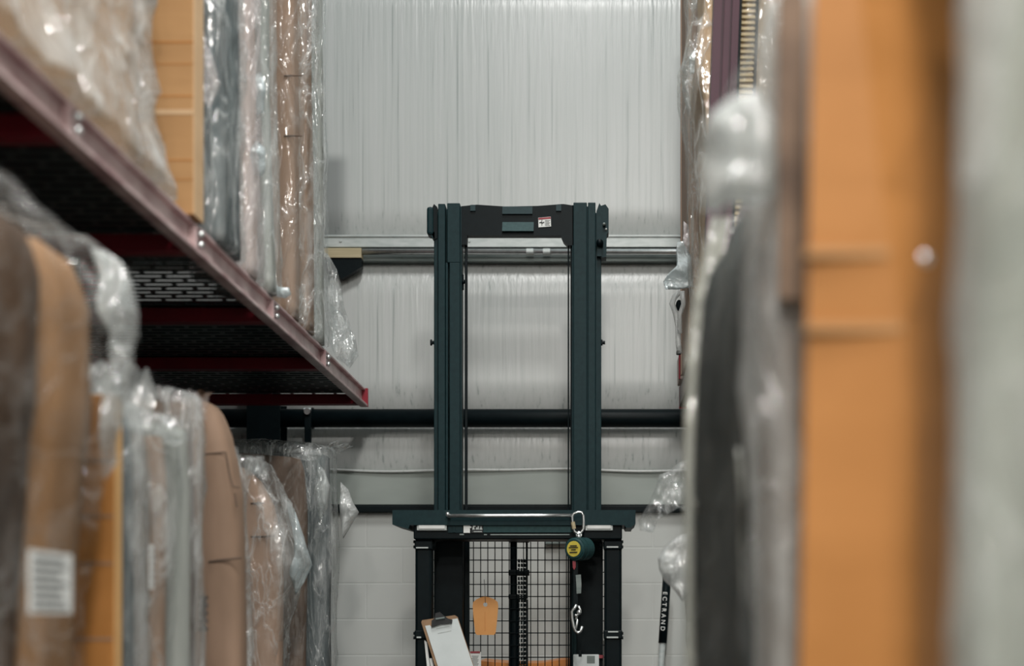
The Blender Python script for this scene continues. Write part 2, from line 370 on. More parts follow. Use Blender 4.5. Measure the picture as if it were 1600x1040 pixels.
# building column behind the left rack
mb = MB(); mb.box(XX(388, 7.9), XX(440, 7.9), 7.86, 7.875, 0, 4.4); mb.box(XX(388, 7.9), XX(440, 7.9), 8.03, 8.045, 0, 4.4); mb.box(XX(411, 7.9), XX(417, 7.9), 7.87, 8.04, 0, 4.4)
tag(mb.build('wall_column', M['black'], None, (-1.87, 7.95, 0)), kind='structure')

# pipes on the wall
pr = root('drain_pipe', (XX(800, 7.96), 7.96, ZZ(653, 7.96)), 'thick black horizontal pipe along the back wall behind the mast', 'pipe')
mb = MB(); z = ZZ(653, 7.96); mb.rod((-3.15, 7.965, z), (3.35, 7.965, z), .052, 24); mb.build('pipe', M['black'], pr, smooth=True)
for x in (XX(484, 7.96), 1.6):
    mb = MB(); mb.rod((x-.02, 7.965, z), (x+.02, 7.965, z), .060, 20); mb.box(x-.018, x+.018, 7.90, 7.925, z-.22, z+.03, .003); mb.build('hanger_strap', M['black'], pr)
    mb = MB(); mb.rod((x, 7.885, z+.028), (x, 7.91, z+.028), .018, 10); mb.rod((x-.02, 7.9, z+.04), (x+.02, 7.9, z+.04), .010, 8); tag(mb.build('hanger_bolt', M['silver'], pr), 'bright hanger bolt')
cz = ZZ(393, 7.94)
cr = root('conduit_pipe', (0, 7.94, cz), 'thin bright metal conduit under the upper wall rail, behind the mast top', 'pipe')
mb = MB(); mb.rod((XX(566, 7.94), 7.945, cz), (3.35, 7.945, cz), .0165, 16); mb.build('tube', M['silver'], cr, smooth=True)
for px in (828, 854):
    mb = MB(); mb.rod((XX(px, 7.94)-.02, 7.945, cz), (XX(px, 7.94)+.02, 7.945, cz), .0195, 14); mb.build('coupling', M['galv'], cr)
w = root('wood_block', (XX(535, 7.93), 7.95, ZZ(403, 7.93)), 'pale wooden block fixed under the upper wall rail beside the wrapped goods', 'block')
mb = MB(); mb.box(XX(490, 7.93), XX(565, 7.93), 7.92, 8.03, ZZ(403, 7.93), ZZ(388, 7.93), .002); mb.build('block', M['wood'], w)
mb = MB(); mb.pprism([(500, 403), (565, 403), (565, 417), (533, 436), (527, 424), (500, 424)], 7.93, .05); mb.build('bracket_and_shadow', M['black'], w)  # black plate covers both the bracket and the shadow under the block

# ------------------------------------------------------------------ left rack
rk = root('cantilever_rack', (-1.9, 4.5, 0), 'dark red steel rack shelf on the left holding upright wrapped goods', 'rack')
ARMS = [1.30, 2.35, 3.40, 4.45, 5.50, 6.54, 7.60]
XF = -1.26; ZB, ZT = 2.54, 2.64
mb = MB(); y0, y1 = .6, 7.665
mb.box(XF-.040, XF-.030, y0, y1, ZB, ZT); mb.box(XF-.035, XF, y0, y1, ZB, ZB+.014, .003); mb.box(XF-.035, XF-.012, y0, y1, ZT-.012, ZT, .003)
mb.build('front_beam', M['maroon'], rk)
mb = MB(); mb.box(-2.32, -2.26, y0, y1, ZB+.064, ZT, .003); mb.build('rear_beam', M['plum'], rk)
mb = MB(); mb.box(XF-.035, XF+.002, 7.655, 7.672, ZB, ZT, .002); mb.build('end_plate', M['red'], rk)
for y in ARMS[1:-1]:
    j = MB(); j.box(XF-.034, XF-.006, y-.012, y+.012, ZB+.01, ZT-.008, .003); jo = j.build('joint_plate', M['maroon'], rk)
    b = MB()
    for dz in (.035, .068): b.ball((XF-.002, y+.028, ZB+dz), .011); b.rod((XF-.03, y+.028, ZB+dz), (XF-.004, y+.028, ZB+dz), .006, 8)
    b.build('bolt', M['silver'], jo, smooth=True)
for y in ARMS:
    mb = MB(); mb.box(-2.62, XF-.036, y-.035, y+.035, ZB+.002, ZB+.055, .003); mb.build('arm', M['red_arm'], rk)
    mb = MB(); mb.box(-2.76, -2.60, y-.006, y+.006, 0, 4.6); mb.box(-2.76, -2.75, y-.06, y+.06, 0, 4.6); mb.box(-2.61, -2.60, y-.06, y+.06, 0, 4.6); mb.build('column', M['red'], rk)
def deck(y0, y1):
    bm = bmesh.new(); z = ZB+.062; x0, x1 = -2.58, XF-.045; pitch = .060; n = int((y1-y0)/pitch)
    pitch = (y1-y0)/n; t = .0025; L = .115; wb = .016
    def q(a, b, c, d):
        mbx.box(a, b, c, d, z-t, z)
    mbx = MB()
    for i in range(n):
        ya = y0+i*pitch; q(x0, x1, ya, ya+pitch*.56)
        k = x0+(L/2 if i % 2 else 0)
        q(x0, x0+.006, ya+pitch*.56, ya+pitch)
        while k < x1:
            q(max(x0, k), min(x1, k+wb), ya+pitch*.56, ya+pitch); k += L
    return mbx
for a, b in zip(ARMS[:-1], ARMS[1:]):
    deck(a, b).build('deck_panel', M['deck'], rk)
# added dark sheets that stop light showing through the deck slots
for y0, y1, lab in ((5.45, 7.6, 'added dark sheet blocking light through the far end of the left shelf deck'), (1.35, 4.44, 'added dark sheet blocking light through the near part of the left shelf deck')):
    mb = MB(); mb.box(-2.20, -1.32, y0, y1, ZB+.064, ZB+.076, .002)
    tag(mb.build('deck_light_blocker', M['black'], None, (-1.9, (y0+y1)/2, ZB+.064)), lab, 'board')

# ------------------------------------------------------------------ wrapped goods builders
def interp(lst, z):
    if z <= lst[0][0]: return lst[0][1]
    for (a, u), (b, v) in zip(lst[:-1], lst[1:]):
        if z <= b:
            t = (z-a)/(b-a) if b > a else 0; t = t*t*(3-2*t)*.5+t*.5
            return u+(v-u)*t
    return lst[-1][1]
def rrect(xm, xM, ym, yM, r, n):
    """n points round a rounded rectangle, with outward normals"""
    w, h = xM-xm, yM-ym; r = min(r, w*.48, h*.48)
    segs = [('l', xm+r, ym, xM-r, ym, (0, -1)), ('a', xM-r, ym+r, -90), ('l', xM, ym+r, xM, yM-r, (1, 0)), ('a', xM-r, yM-r, 0),
            ('l', xM-r, yM, xm+r, yM, (0, 1)), ('a', xm+r, yM-r, 90), ('l', xm, yM-r, xm, ym+r, (-1, 0)), ('a', xm+r, ym+r, 180)]
    lens = [abs(s[3]-s[1])+abs(s[4]-s[2]) if s[0] == 'l' else r*math.pi/2 for s in segs]; tot = sum(lens)
    out = []
    for i in range(n):
        d = tot*i/n
        for s, L in zip(segs, lens):
            if d <= L or s is segs[-1]:
                t = d/L if L > 0 else 0
                if s[0] == 'l': out.append(((s[1]+(s[3]-s[1])*t, s[2]+(s[4]-s[2])*t), s[5]))
                else:
                    a = math.radians(s[3]+90*t); out.append(((s[1]+r*math.cos(a), s[2]+r*math.sin(a)), (math.cos(a), math.sin(a))))
                break
            d -= L
    return out
def loft(sil, xb, ya, yb, z0, z1, r=.05, amp=.01, f=8, fz=1.6, n=56, m=60, seed=0, dome=.04, yaw=0, off=0.0, ridge=0.0, xb_sil=None):
    """closed body: aisle face follows sil [(z, x)], back at xb; displaced by folds that run down it"""
    bm = bmesh.new(); rings = []; S = Vector((seed*13.1, seed*7.7, seed*3.3))
    sgn = 1 if sil[0][1] > xb else -1
    capn = 6
    for j in range(m+capn+1):
        if j <= m: z = z0+(z1-z0)*j/m; k = 0
        else:
            q = (j-m)/capn; z = z1+dome*math.sin(q*math.pi/2); k = q
        xa = interp(sil, z)+sgn*off; xk = (interp(xb_sil, z) if xb_sil else xb)-sgn*off
        xm, xM = min(xa, xk), max(xa, xk)
        ring = []
        for (x, y), (nx, ny) in rrect(xm, xM, ya-off, yb+off, r, n):
            if k: cx, cy = (xm+xM)/2, (ya+yb)/2; sc = 1-.97*k**1.6; x = cx+(x-cx)*sc; y = cy+(y-cy)*sc
            p = Vector((x*f, y*f, z*fz))+S
            d = amp*noise.noise(p)+amp*.5*noise.noise(p*2.3+S)
            if ridge:
                a = noise.noise(Vector((x*f*1.7, y*f*1.7, z*fz*2.2))+S*1.7); d += ridge*(1-abs(a)*2.2)**3*(1 if abs(a) < .45 else 0)
            ring.append(bm.verts.new((x+nx*d, y+ny*d, z+(d*.8 if k else 0))))
        rings.append(ring)
    for A, B in zip(rings[:-1], rings[1:]):
        for i in range(n): bm.faces.new((A[i], A[(i+1) % n], B[(i+1) % n], B[i]))
    bm.faces.new(rings[0][::-1]); bm.faces.new(rings[-1])
    if yaw:
        bmesh.ops.rotate(bm, verts=bm.verts[:], cent=(sil[0][1], yb, 0), matrix=Matrix.Rotation(yaw, 3, 'Z'))
    bmesh.ops.recalc_face_normals(bm, faces=bm.faces[:])
    me = bpy.data.meshes.new('body'); bm.to_mesh(me); bm.free(); return me
def psil(lst, Y):
    """silhouette read as (px, py) at depth Y -> [(z, x)] from the bottom up"""
    return sorted((ZZ(py, Y), XX(px, Y)) for px, py in lst)
def shift(sil, d): return [(z, x+d) for z, x in sil]
def tuft(name, parent, a, b, h, mat, lean=(0, 0, 0), ruff=.03, seed=1, n=36, m=9, teeth=5):
    a, b = Vector(a), Vector(b); bm = bmesh.new(); d = (b-a); nrm = Vector((-d.y, d.x, 0)).normalized(); g = []
    rnd = random.Random(seed); tz = [rnd.uniform(.45, 1) for _ in range(teeth*2+2)]
    for i in range(n+1):
        t = i/n; u = t*(len(tz)-1); k = int(min(u, len(tz)-2)); hh = tz[k]+(tz[k+1]-tz[k])*(u-k)
        col = []
        for j in range(m+1):
            s = j/m
            p = a+d*t+Vector((0, 0, 1))*h*hh*s+Vector(lean)*s*s
            p += nrm*ruff*(math.sin(t*17+seed)*.5+noise.noise(Vector((t*7, s*2, seed)))*1.2)*(.25+s)
            p += d.normalized()*ruff*.6*noise.noise(Vector((t*5, s*3, seed+9)))*s
            col.append(bm.verts.new(p))
        g.append(col)
    for i in range(n):
        for j in range(m): bm.faces.new((g[i][j], g[i+1][j], g[i+1][j+1], g[i][j+1]))
    me = bpy.data.meshes.new(name); bm.to_mesh(me); bm.free()
    return link(name, me, mat, parent, smooth=True)
def pouch(name, parent, outline, Y, thick, mat, seed=0, amp=.012, tilt=0.0, sub=5, rings=7, f=14):
    """crumpled closed pouch of film with the outline [(px,py)], its own thickness in depth"""
    pts = []
    for (a, b), (c, d) in zip(outline, outline[1:]+outline[:1]):
        for i in range(sub): pts.append((a+(c-a)*i/sub, b+(d-b)*i/sub))
    P = [W(x, y, Y) for x, y in pts]; n = len(P); c = sum(P, Vector())/n
    bm = bmesh.new(); S = Vector((seed*5.1, seed*2.3, seed*9.7))
    edge = [bm.verts.new(p+Vector((0, tilt*(p.z-c.z), 0))) for p in P]
    for side in (-1, 1):
        prev = edge
        for r in range(1, rings):
            s = 1-r/rings; cur = []
            for p in P:
                q = c+(p-c)*s; y = side*thick*math.sqrt(max(0, 1-s*s))
                y += side*amp*2.2*noise.noise(Vector((q.x*f, q.z*f, side*3))+S)+side*amp*noise.noise(Vector((q.x*f*2.6, q.z*f*2.6, side))+S)
                cur.append(bm.verts.new((q.x+amp*.6*noise.noise(q*f+S), q.y+y+tilt*(q.z-c.z), q.z+amp*.6*noise.noise(q*f*1.2-S))))
            for i in range(n): bm.faces.new((prev[i], prev[(i+1) % n], cur[(i+1) % n], cur[i]))
            prev = cur
        bm.faces.new(prev)
    bmesh.ops.recalc_face_normals(bm, faces=bm.faces[:])
    me = bpy.data.meshes.new(name); bm.to_mesh(me); bm.free()
    return link(name, me, mat, parent, smooth=True)
def wrapped(name, label, cat, sil, xb, ya, yb, z0, z1, core_mat, film_mat, group=None, core_off=.03, core_z=.03, seed=1, r=.06,
            core_name='core', amp=.012, famp=.010, ridge=.010, f=8, fz=1.4, core_sil=None, yaw=0, n=72, m=90, core_y=None, dome=.05, xb_sil=None, fz_film=None):
    sgn = 1 if sil[0][1] > xb else -1
    o = root(name, ((sil[0][1]+xb)/2, (ya+yb)/2, z0), label, cat, group)
    cs = core_sil or shift(sil, -sgn*core_off)
    cy = core_y or (ya+.015, yb-.02)
    me = loft(cs, xb+sgn*.03, cy[0], cy[1], z0+.004, z1-core_z, r*.6, amp, f*.5, fz*.5, 48, 40, seed, .02, yaw, xb_sil=shift(xb_sil, sgn*.01) if xb_sil else None)
    c = link(core_name, me, core_mat, o, smooth=True)
    me = loft(sil, xb, ya, yb, z0, z1, r, famp, f, fz_film or fz, n, m, seed+.5, dome, yaw, 0, ridge, xb_sil=xb_sil)
    w = link('plastic_wrap', me, film_mat, o, smooth=True)
    return o, c, w
def label_on(parent, px, py, w, h, Y, name='label', rows=6, mat=None, tilt=0):
    """printed paper label standing on the aisle side face, facing across the aisle"""
    pass

G_LOW = 'wrapped goods standing under the left shelf'
G_UP = 'wrapped goods standing on the left shelf'
G_RT = 'wrapped goods along the right side of the aisle'

# ------------------------------------------------------------------ lower left goods (on the floor)
# nearest: brown suite, half fabric half board
s = psil([(120, 372), (165, 395), (205, 440), (217, 490), (210, 540), (203, 600), (196, 660), (186, 720), (168, 790), (155, 860), (145, 950), (138, 1100), (138, 1500)], 3.40)
o = root('wrapped_sofa', (-1.6, 2.9, 0), 'large blurred brown sofa in clear plastic, nearest on the lower left, with a white label', 'wrapped sofa', G_LOW)
zt = ZZ(372, 3.3)
cs = psil([(60, 388), (115, 400), (135, 440), (150, 480), (150, 560), (150, 660), (140, 720), (135, 790), (130, 860), (125, 950), (120, 1100), (120, 1500)], 3.36)
link('cardboard_panel', loft(cs, -2.3, 3.08, 3.36, .004, zt-.05, 0.05, .012, 4, .7, 48, 40, 3, .03), M['tan_board'], o, smooth=True)
cs2 = shift(cs, .005)
link('fabric_body', loft(cs2, -2.3, 2.35, 3.06, .004, zt-.07, .07, .03, 5, .9, 56, 50, 4, .03), M['fabric_brown'], o, smooth=True)
link('plastic_wrap', loft(s, -2.33, 2.30, 3.40, 0, zt-.02, .07, .03, 7, 2.2, 90, 100, 5, .06, 0, 0, .015), M['film_near'], o, smooth=True)
def aisle_label(parent, x, ya, yb, za, zb, mat='white', rows=5, ink='ink_grey', sgn=1, name='label'):
    mb = MB(); mb.box(x-.001, x+.001, ya, yb, za, zb, 0); l = mb.build(name, M[mat], parent)
    mb = MB(); h = zb-za
    for k in range(rows):
        z = zb-h*(k+.8)/(rows+.6); e = random.uniform(.05, .35)*(yb-ya)
        mb.box(x+sgn*.001, x+sgn*.0022, ya+.08*(yb-ya), yb-.06*(yb-ya)-e, z-h*.028, z+h*.028)
    mb.build('print', M[ink], l); return l
pouch('film_bulge', o, [(140, 385), (165, 392), (188, 408), (206, 440), (217, 490), (205, 560), (190, 640), (174, 720), (164, 750), (172, 640), (180, 540), (163, 460)], 3.41, .05, M['film_bright'], 5, .02)
xl = -1.105
aisle_label(o, xl, xl*F/(45-VX), xl*F/(112-VX), ZZ(958, 2.85), ZZ(862, 2.85), rows=7)

# orange carton
o = root('cardboard_carton', (-1.6, 3.70, 0), 'narrow orange-brown carton between the nearest brown sofa and the grey wrapped roll', 'carton', 'orange cartons')
x = XX(190, 3.735); YC = x*F/(178-VX)
mb = MB(); mb.box(-2.2, x, YC, 3.735, 0, 1.98, .003); mb.build('body', M['orange_card'], o)
for y in (720, 806, 880, 998):
    z = ZZ(y, YC); mb = MB(); mb.box(-1.7, x-.003, YC-.0015, YC+.002, z-.003, z+.003); mb.build('flap_seam', M['card'], o)
mb = MB(); mb.box(x-.002, x+.0015, YC+.004, 3.734, .02, 1.97); mb.build('edge_strip', M['orange_card_lit'], o)  # aisle side of the carton, its lit tone put into the colour

# slate roll in film with torn top
s = psil([(228, 648), (238, 690), (240, 760), (240, 1500)], 3.98)
o, c, w = wrapped('wrapped_mattress', 'grey-blue upright pack with torn plastic sticking up, behind the orange-brown lower carton', 'wrapped pack', s, -2.2, 3.80, 3.98, 0, ZZ(640, 3.98), M['fabric_blue'], M['film_grey'], G_LOW, seed=11, r=.07)
tuft('torn_film', o, (-1.50, 3.84, 1.93), (-1.262, 3.99, 1.93), .19, M['film_heavy'], (.02, .0, 0), .035, 5)
tuft('torn_film', o, (-1.42, 3.80, 1.93), (-1.30, 3.86, 1.93), .16, M['film_heavy'], (-.01, 0, 0), .03, 8)
aisle_label(o, -1.242, 3.91, 3.945, ZZ(920, 3.95), ZZ(852, 3.95), 'white', 6)
# brown board pack
s = psil([(275, 650), (290, 665), (297, 700), (300, 760), (299, 860), (295, 960), (291, 1050), (291, 1500)], 4.36)
cs = psil([(262, 655), (268, 700), (272, 760), (272, 860), (270, 1050), (270, 1500)], 4.20)
o, c, w = wrapped('wrapped_board_pack', 'brown board pack under a bunched plastic hood, right of the grey-blue torn pack', 'wrapped pack', s, -2.2, 4.06, 4.36, 0, ZZ(655, 4.2), M['card'], M['film'], G_LOW, seed=21, core_sil=cs, core_y=(4.09, 4.20), core_z=.06, r=.08)
link('inner_roll', loft(shift(cs, .025), -2.0, 4.22, 4.34, .004, ZZ(672, 4.3), .05, .01, 5, 1, 40, 40, 22, .03), M['fabric_grey'], o, smooth=True)
pouch('plastic_hood', o, [(236, 660), (250, 648), (278, 650), (294, 668), (296, 690), (262, 694), (240, 688)], 4.12, .05, M['film'], 23, .02)
# thin dark board in film
s = psil([(318, 640), (324, 680), (325, 760), (325, 1500)], 4.575)
o, c, w = wrapped('wrapped_pack', 'thin dark pack in grey plastic with black chequered mark, left of the tan paper-covered sofa', 'wrapped pack', s, -2.2, 4.43, 4.575, 0, ZZ(618, 4.45), M['card_dark'], M['film_grey'], G_LOW, seed=31, r=.05, core_z=.02)
tuft('torn_film', o, (-1.40, 4.48, ZZ(650, 4.5)), (-1.275, 4.585, ZZ(650, 4.5)), .11, M['film_pink'], (.0, 0, 0), .03, 6)
mb = MB(); yy = 4.535; xq = XX(313, yy)+.012
for k in range(9):
    for q in range(3):
        if (k+q) % 2 == 0: mb.box(xq-.002, xq+.002, yy-.05+q*.03, yy-.025+q*.03, ZZ(985, yy)+k*.0125, ZZ(985, yy)+k*.0125+.011)
tag(mb.build('printed_mark', M['ink'], o), 'black chequered printed mark')
# tan paper sofa
s = psil([(330, 626), (345, 637), (358, 660), (368, 690), (378, 735), (386, 780), (390, 860), (394, 1000), (396, 1200), (396, 1500)], 5.12)
o = root('paper_wrapped_sofa', (-1.7, 4.86, 0), 'tall tan paper-covered sofa end with dark cut slits, rounded top, under the left shelf', 'wrapped sofa', G_LOW)
link('paper_cover', loft(s, -2.25, 4.95, 5.10, 0, ZZ(632, 5.0), .04, .012, 5, 1.0, 72, 80, 41, .03), M['card'], o, smooth=True)
link('plastic_strip', loft(shift(s, .006), -1.6, 5.06, 5.125, .0, ZZ(700, 5.1), .04, .012, 9, 1.2, 40, 60, 42, .02, 0, 0, .008), M['film'], o, smooth=True)
def slit(pts, y, w=2.6, mat='card_dark', name='slit'):
    mb = MB()
    for (a, b), (c, d) in zip(pts[:-1], pts[1:]): mb.rod(W(a, b, y), W(c, d, y), w*y/F*.5, 6)
    return mb.build(name, M[mat], o)
slit([(318, 709), (353, 706), (358, 735), (364, 760), (374, 761)], 4.944)
slit([(367, 770), (370, 792)], 4.944)
slit([(326, 877), (340, 875), (377, 871)], 4.944, 3.5)
tuft('paper_flap', o, (XX(262, 4.97), 4.97, 2.16), (XX(318, 4.97), 5.02, 2.16), .05, M['card_dark'], (.02, 0, 0), .015, 12)

# pinkish carton pack with bulging film
s = psil([(395, 714), (430, 730), (450, 768), (462, 800), (470, 830), (480, 858), (487, 882), (477, 905), (464, 940), (456, 990), (449, 1050), (446, 1500)], 6.08)
cs = psil([(390, 735), (415, 760), (432, 800), (440, 850), (444, 900), (444, 1050), (444, 1500)], 5.95)
o, c, w = wrapped('wrapped_carton_stack', 'pinkish-brown cardboard pack inside a loose bulging clear bag, centre of the lower left row', 'wrapped pack', s, -2.25, 5.80, 6.08, 0, ZZ(722, 5.9), M['card_pink'], M['film'], G_LOW, seed=51, core_sil=cs, core_y=(5.84, 6.0), famp=.02, ridge=.015, f=7, fz_film=2.0, r=.07)
for py, a, b in ((786, 392, 413), (838, 392, 430)): slit([(a, py), (b, py-1)], 5.834, 2.5, 'card_dark', 'tape_band')
pouch('bag_neck', o, [(380, 725), (388, 712), (405, 716), (412, 712), (415, 728), (405, 742), (384, 742)], 5.3, .05, M['film_grey'], 52, .015)
pouch('film_bulge', o, [(446, 778), (462, 800), (474, 836), (488, 882), (476, 908), (462, 930), (455, 900), (462, 860), (456, 815)], 6.09, .045, M['film_white'], 53, .02)
# dark brown pack
s = psil([(502, 702), (508, 725), (516, 762), (513, 790), (502, 815), (492, 850), (489, 900), (483, 1050), (481, 1500)], 6.53)
cs = psil([(470, 705), (480, 740), (484, 800), (484, 900), (481, 1050), (481, 1500)], 6.45)
o, c, w = wrapped('wrapped_chair', 'dark brown upright pack, plastic bunched on top, next to last in the lower row', 'wrapped pack', s, -2.25, 6.36, 6.53, 0, ZZ(704, 6.4), M['card_dark'], M['film_thin'], G_LOW, seed=61, core_sil=cs, core_y=(6.38, 6.48), r=.06)
pouch('bunched_film', o, [(452, 706), (470, 697), (500, 700), (504, 712), (490, 720), (470, 718), (456, 714)], 6.3, .05, M['film_grey'], 62, .015)
pouch('film_bulge', o, [(496, 722), (508, 735), (517, 762), (512, 792), (500, 815), (494, 790), (490, 755)], 6.535, .03, M['film_grey'], 63, .015)
# slate far pack
s = psil([(528, 700), (529, 740), (531, 800), (533, 860), (531, 950), (531, 1500)], 6.95)
o, c, w = wrapped('wrapped_headboard', 'slate blue pack with pale plastic flap, last in the lower left row', 'wrapped pack', s, -2.25, 6.76, 6.95, 0, ZZ(702, 6.8), M['fabric_blue'], M['film_grey'], G_LOW, seed=71, r=.05)
pouch('film_flap', o, [(532, 752), (544, 764), (552, 785), (561, 800), (548, 822), (536, 842), (531, 800)], 6.93, .03, M['film_heavy'], 72, .012)
tuft('torn_film', o, (XX(508, 6.8), 6.7, 2.2), (XX(530, 6.9), 6.93, 2.2), .05, M['film_grey'], (.06, 0, 0), .02, 14)

# ------------------------------------------------------------------ upper left goods (on the shelf deck)
ZD = ZT+.004; ZU = 4.75
s = psil([(283, 340), (286, 305), (277, 265), (264, 222), (251, 170), (241, 100), (240, 0), (240, -500)], 4.24)
o = root('wrapped_sofa', (-1.7, 3.2, ZD), 'large blurred tan sofa in shiny plastic with white highlights, nearest on the left shelf', 'wrapped sofa', G_UP)
cs = [(2.6, -1.345), (4.8, -1.36)]
link('tan_cover', loft(cs, -2.2, 2.2, 4.15, ZD+.004, ZU-.05, .06, .02, 4, 1, 60, 50, 81, .03), M['carton'], o, smooth=True)
link('plastic_wrap', loft(s, -2.24, 2.15, 4.24, ZD, ZU, .08, .03, 5, 2.6, 110, 90, 82, .05, 0, 0, .02), M['film_bright'], o, smooth=True)
# carton
o = root('cardboard_carton', (-1.6, 4.45, ZD), 'tan carton with pale lit side on the left shelf, beside the nearest plastic-wrapped sofa', 'carton')
x = -1.255; YC = x*F/(303-VX); y2 = x*F/(318-VX)
mb = MB(); mb.box(-2.1, x-.002, YC, y2, ZD, ZU, .003); mb.build('body', M['carton'], o)
mb = MB(); mb.box(x-.006, x, YC+.003, y2+.002, ZD, ZU, .002); mb.build('lit_side', M['carton_light'], o)  # aisle side face, painted lighter where the light falls
z = ZZ(174, YC); mb = MB(); mb.box(-1.9, x-.003, YC-.0015, YC+.002, z-.010, z+.006, .0005); mb.build('tape', M['carton_light'], o)
for py, h in ((66, 4), (100, 2), (150, 3), (250, 3), (280, 2)):
    z = ZZ(py, YC); mb = MB(); mb.box(-1.9, x-.003, YC-.0012, YC+.002, z-h*.0008, z+h*.0008); mb.build('crease', M['orange_card'], o)
pouch('plastic_flap', o, [(318, 48), (325, 75), (337, 105), (345, 132), (338, 150), (328, 168), (318, 160), (316, 100)], 4.53, .012, M['film_pink'], 84, .012)
def up(name, label, pxe, ya, yb, core, film, seed, xb=-1.62, lean=0.0, core_off=.018, **k):
    x = XX(pxe, yb); s = [(ZD, x+lean*.5), (3.2, x), (ZU, x-lean*.8)]
    return wrapped(name, label, 'wrapped pack', s, xb, ya, yb, ZD, ZU, core, film, G_UP, core_off=core_off, seed=seed, r=.05, **k)
o, c, w = up('wrapped_mattress', 'grey-blue upholstered pack in creased clear plastic, right of the tan shelf carton', 384, 4.66, 5.00, M['fabric_blue'], M['film'], 91, -1.8, .02, famp=.015, ridge=.015, fz_film=1.8)
o, c, w = up('wrapped_roll', 'narrow pinkish pack with knotted shiny plastic, beside the grey-blue pack on the shelf', 412, 5.12, 5.28, M['beige'], M['film_pink'], 101, -1.5, .01)
pouch('knotted_film', o, [(388, 222), (402, 220), (414, 232), (415, 255), (408, 275), (392, 272), (384, 250)], 5.2, .035, M['film_white'], 102, .02)
pouch('gathered_film', o, [(396, 120), (408, 110), (415, 140), (412, 175), (402, 182), (396, 150)], 5.27, .02, M['film_white'], 103, .015)
o, c, w = up('wrapped_pack', 'thin grey pack in cloudy plastic between the pinkish roll and the brown shelf carton', 438, 5.40, 5.54, M['fabric_grey'], M['film_grey'], 111, -1.5, .03); PACK = {151: o}
o, c, w = up('wrapped_carton', 'tall brown cardboard pack in tight clear film, on the left shelf', 477, 5.86, 6.02, M['card'], M['film_thin'], 121, -1.55, .01, core_off=.02, amp=.008); PACK[152] = o
for py in (212, 118): slit([(444, py), (472, py)], 5.868, 2.5, 'card_dark', 'crease')
o, c, w = up('wrapped_pack', 'brown bundle with ragged film edges, next to last on the left shelf', 499, 6.12, 6.31, M['card'], M['film'], 131, -1.52, .01, famp=.018, ridge=.018, fz_film=3); PACK[153] = o
o, c, w = up('wrapped_pack', 'pale grey plastic-covered pack at the far end of the left shelf', 514, 6.40, 6.54, M['fabric_grey'], M['film_grey'], 141, -1.52, .01)
pouch('hanging_film', o, [(500, 388), (514, 398), (526, 420), (533, 446), (538, 480), (552, 520), (558, 552), (545, 572), (525, 560), (508, 520)], 6.58, .03, M['film'], 142, .02)
pouch('hanging_film', o, [(512, 470), (535, 490), (556, 530), (560, 556), (546, 576), (520, 548)], 6.66, .025, M['film'], 143, .02)
# film hanging over the beam along the row
for pl, Y, sd in (([(420, 430), (436, 448), (452, 450), (455, 460), (446, 466), (428, 462)], 5.52, 151), ([(466, 440), (478, 470), (482, 500), (474, 506), (462, 498)], 6.0, 152), ([(488, 430), (500, 460), (506, 515), (498, 527), (486, 505)], 6.3, 153)):
    par = PACK[sd]
    pouch('drooping_film', par, pl, Y, .02, M['film_white'] if sd == 151 else M['film'], sd, .012)

# ------------------------------------------------------------------ right rack and goods
rr = root('pallet_rack', (.8, 5, 0), 'plum-painted rack on the right with grooved upright and shelf beam', 'rack')
LEAN = .035
mb = MB(); zt = 4.6; x0, x1 = .420, .524; yp = 5.76
def lp(x, z): return x+LEAN*(z-2.9)
def post_strip(mb, xa, xb, ya, yb):
    v = [mb.bm.verts.new(p) for z in (0, zt) for p in ((lp(xa, z), ya, z), (lp(xb, z), ya, z), (lp(xb, z), yb, z), (lp(xa, z), yb, z))]
    for f in ((0, 1, 2, 3), (4, 5, 6, 7), (0, 1, 5, 4), (1, 2, 6, 5), (2, 3, 7, 6), (3, 0, 4, 7)): mb.bm.faces.new([v[i] for i in f])
for a, b, y in ((x0, x0+.034, 0), (x0+.034, x0+.044, .018), (x0+.044, x0+.068, 0), (x0+.068, x0+.076, .018), (x0+.076, x1, 0)): post_strip(mb, a, b, yp+y, yp+.08)
mb.build('upright', M['plum'], rr)
mb = MB(); post_strip(mb, x1, x1+.012, yp+.02, yp+.08)
post_strip(mb, x1+.07, x1+.08, yp+.02, yp+.08)
mb.build('upright_flange', M['black'], rr)
mb = MB(); z = .2
while z < zt-.1:
    mb.box(lp(x1+.012, z), lp(x1+.07, z), yp+.03, yp+.05, z, z+.012, .002); z += .0235
mb.build('slotted_strip', M['brass'], rr)
mb = MB(); mb.box(.42, .435, 1.0, 7.665, ZB, ZT); mb.box(.42, .455, 1.0, 7.665, ZB, ZB+.012); mb.box(.42, .455, 1.0, 7.665, ZT-.012, ZT); mb.build('front_beam', M['plum'], rr)
mb = MB(); mb.box(.418, .46, 7.66, 7.672, ZB-.01, ZT+.01, .002); mb.build('end_plate', M['red'], rr)
mb = MB(); mb.box(.44, 1.6, 1.0, 7.6, ZB+.05, ZB+.075); mb.build('deck_panel', M['deck'], rr)
mb = MB()
for y in (1.1, 7.5): mb = MB(); mb.box(1.5, 1.6, y, y+.08, 0, 4.6); mb.build('rear_upright', M['plum'], rr)
ZR = ZB+.104
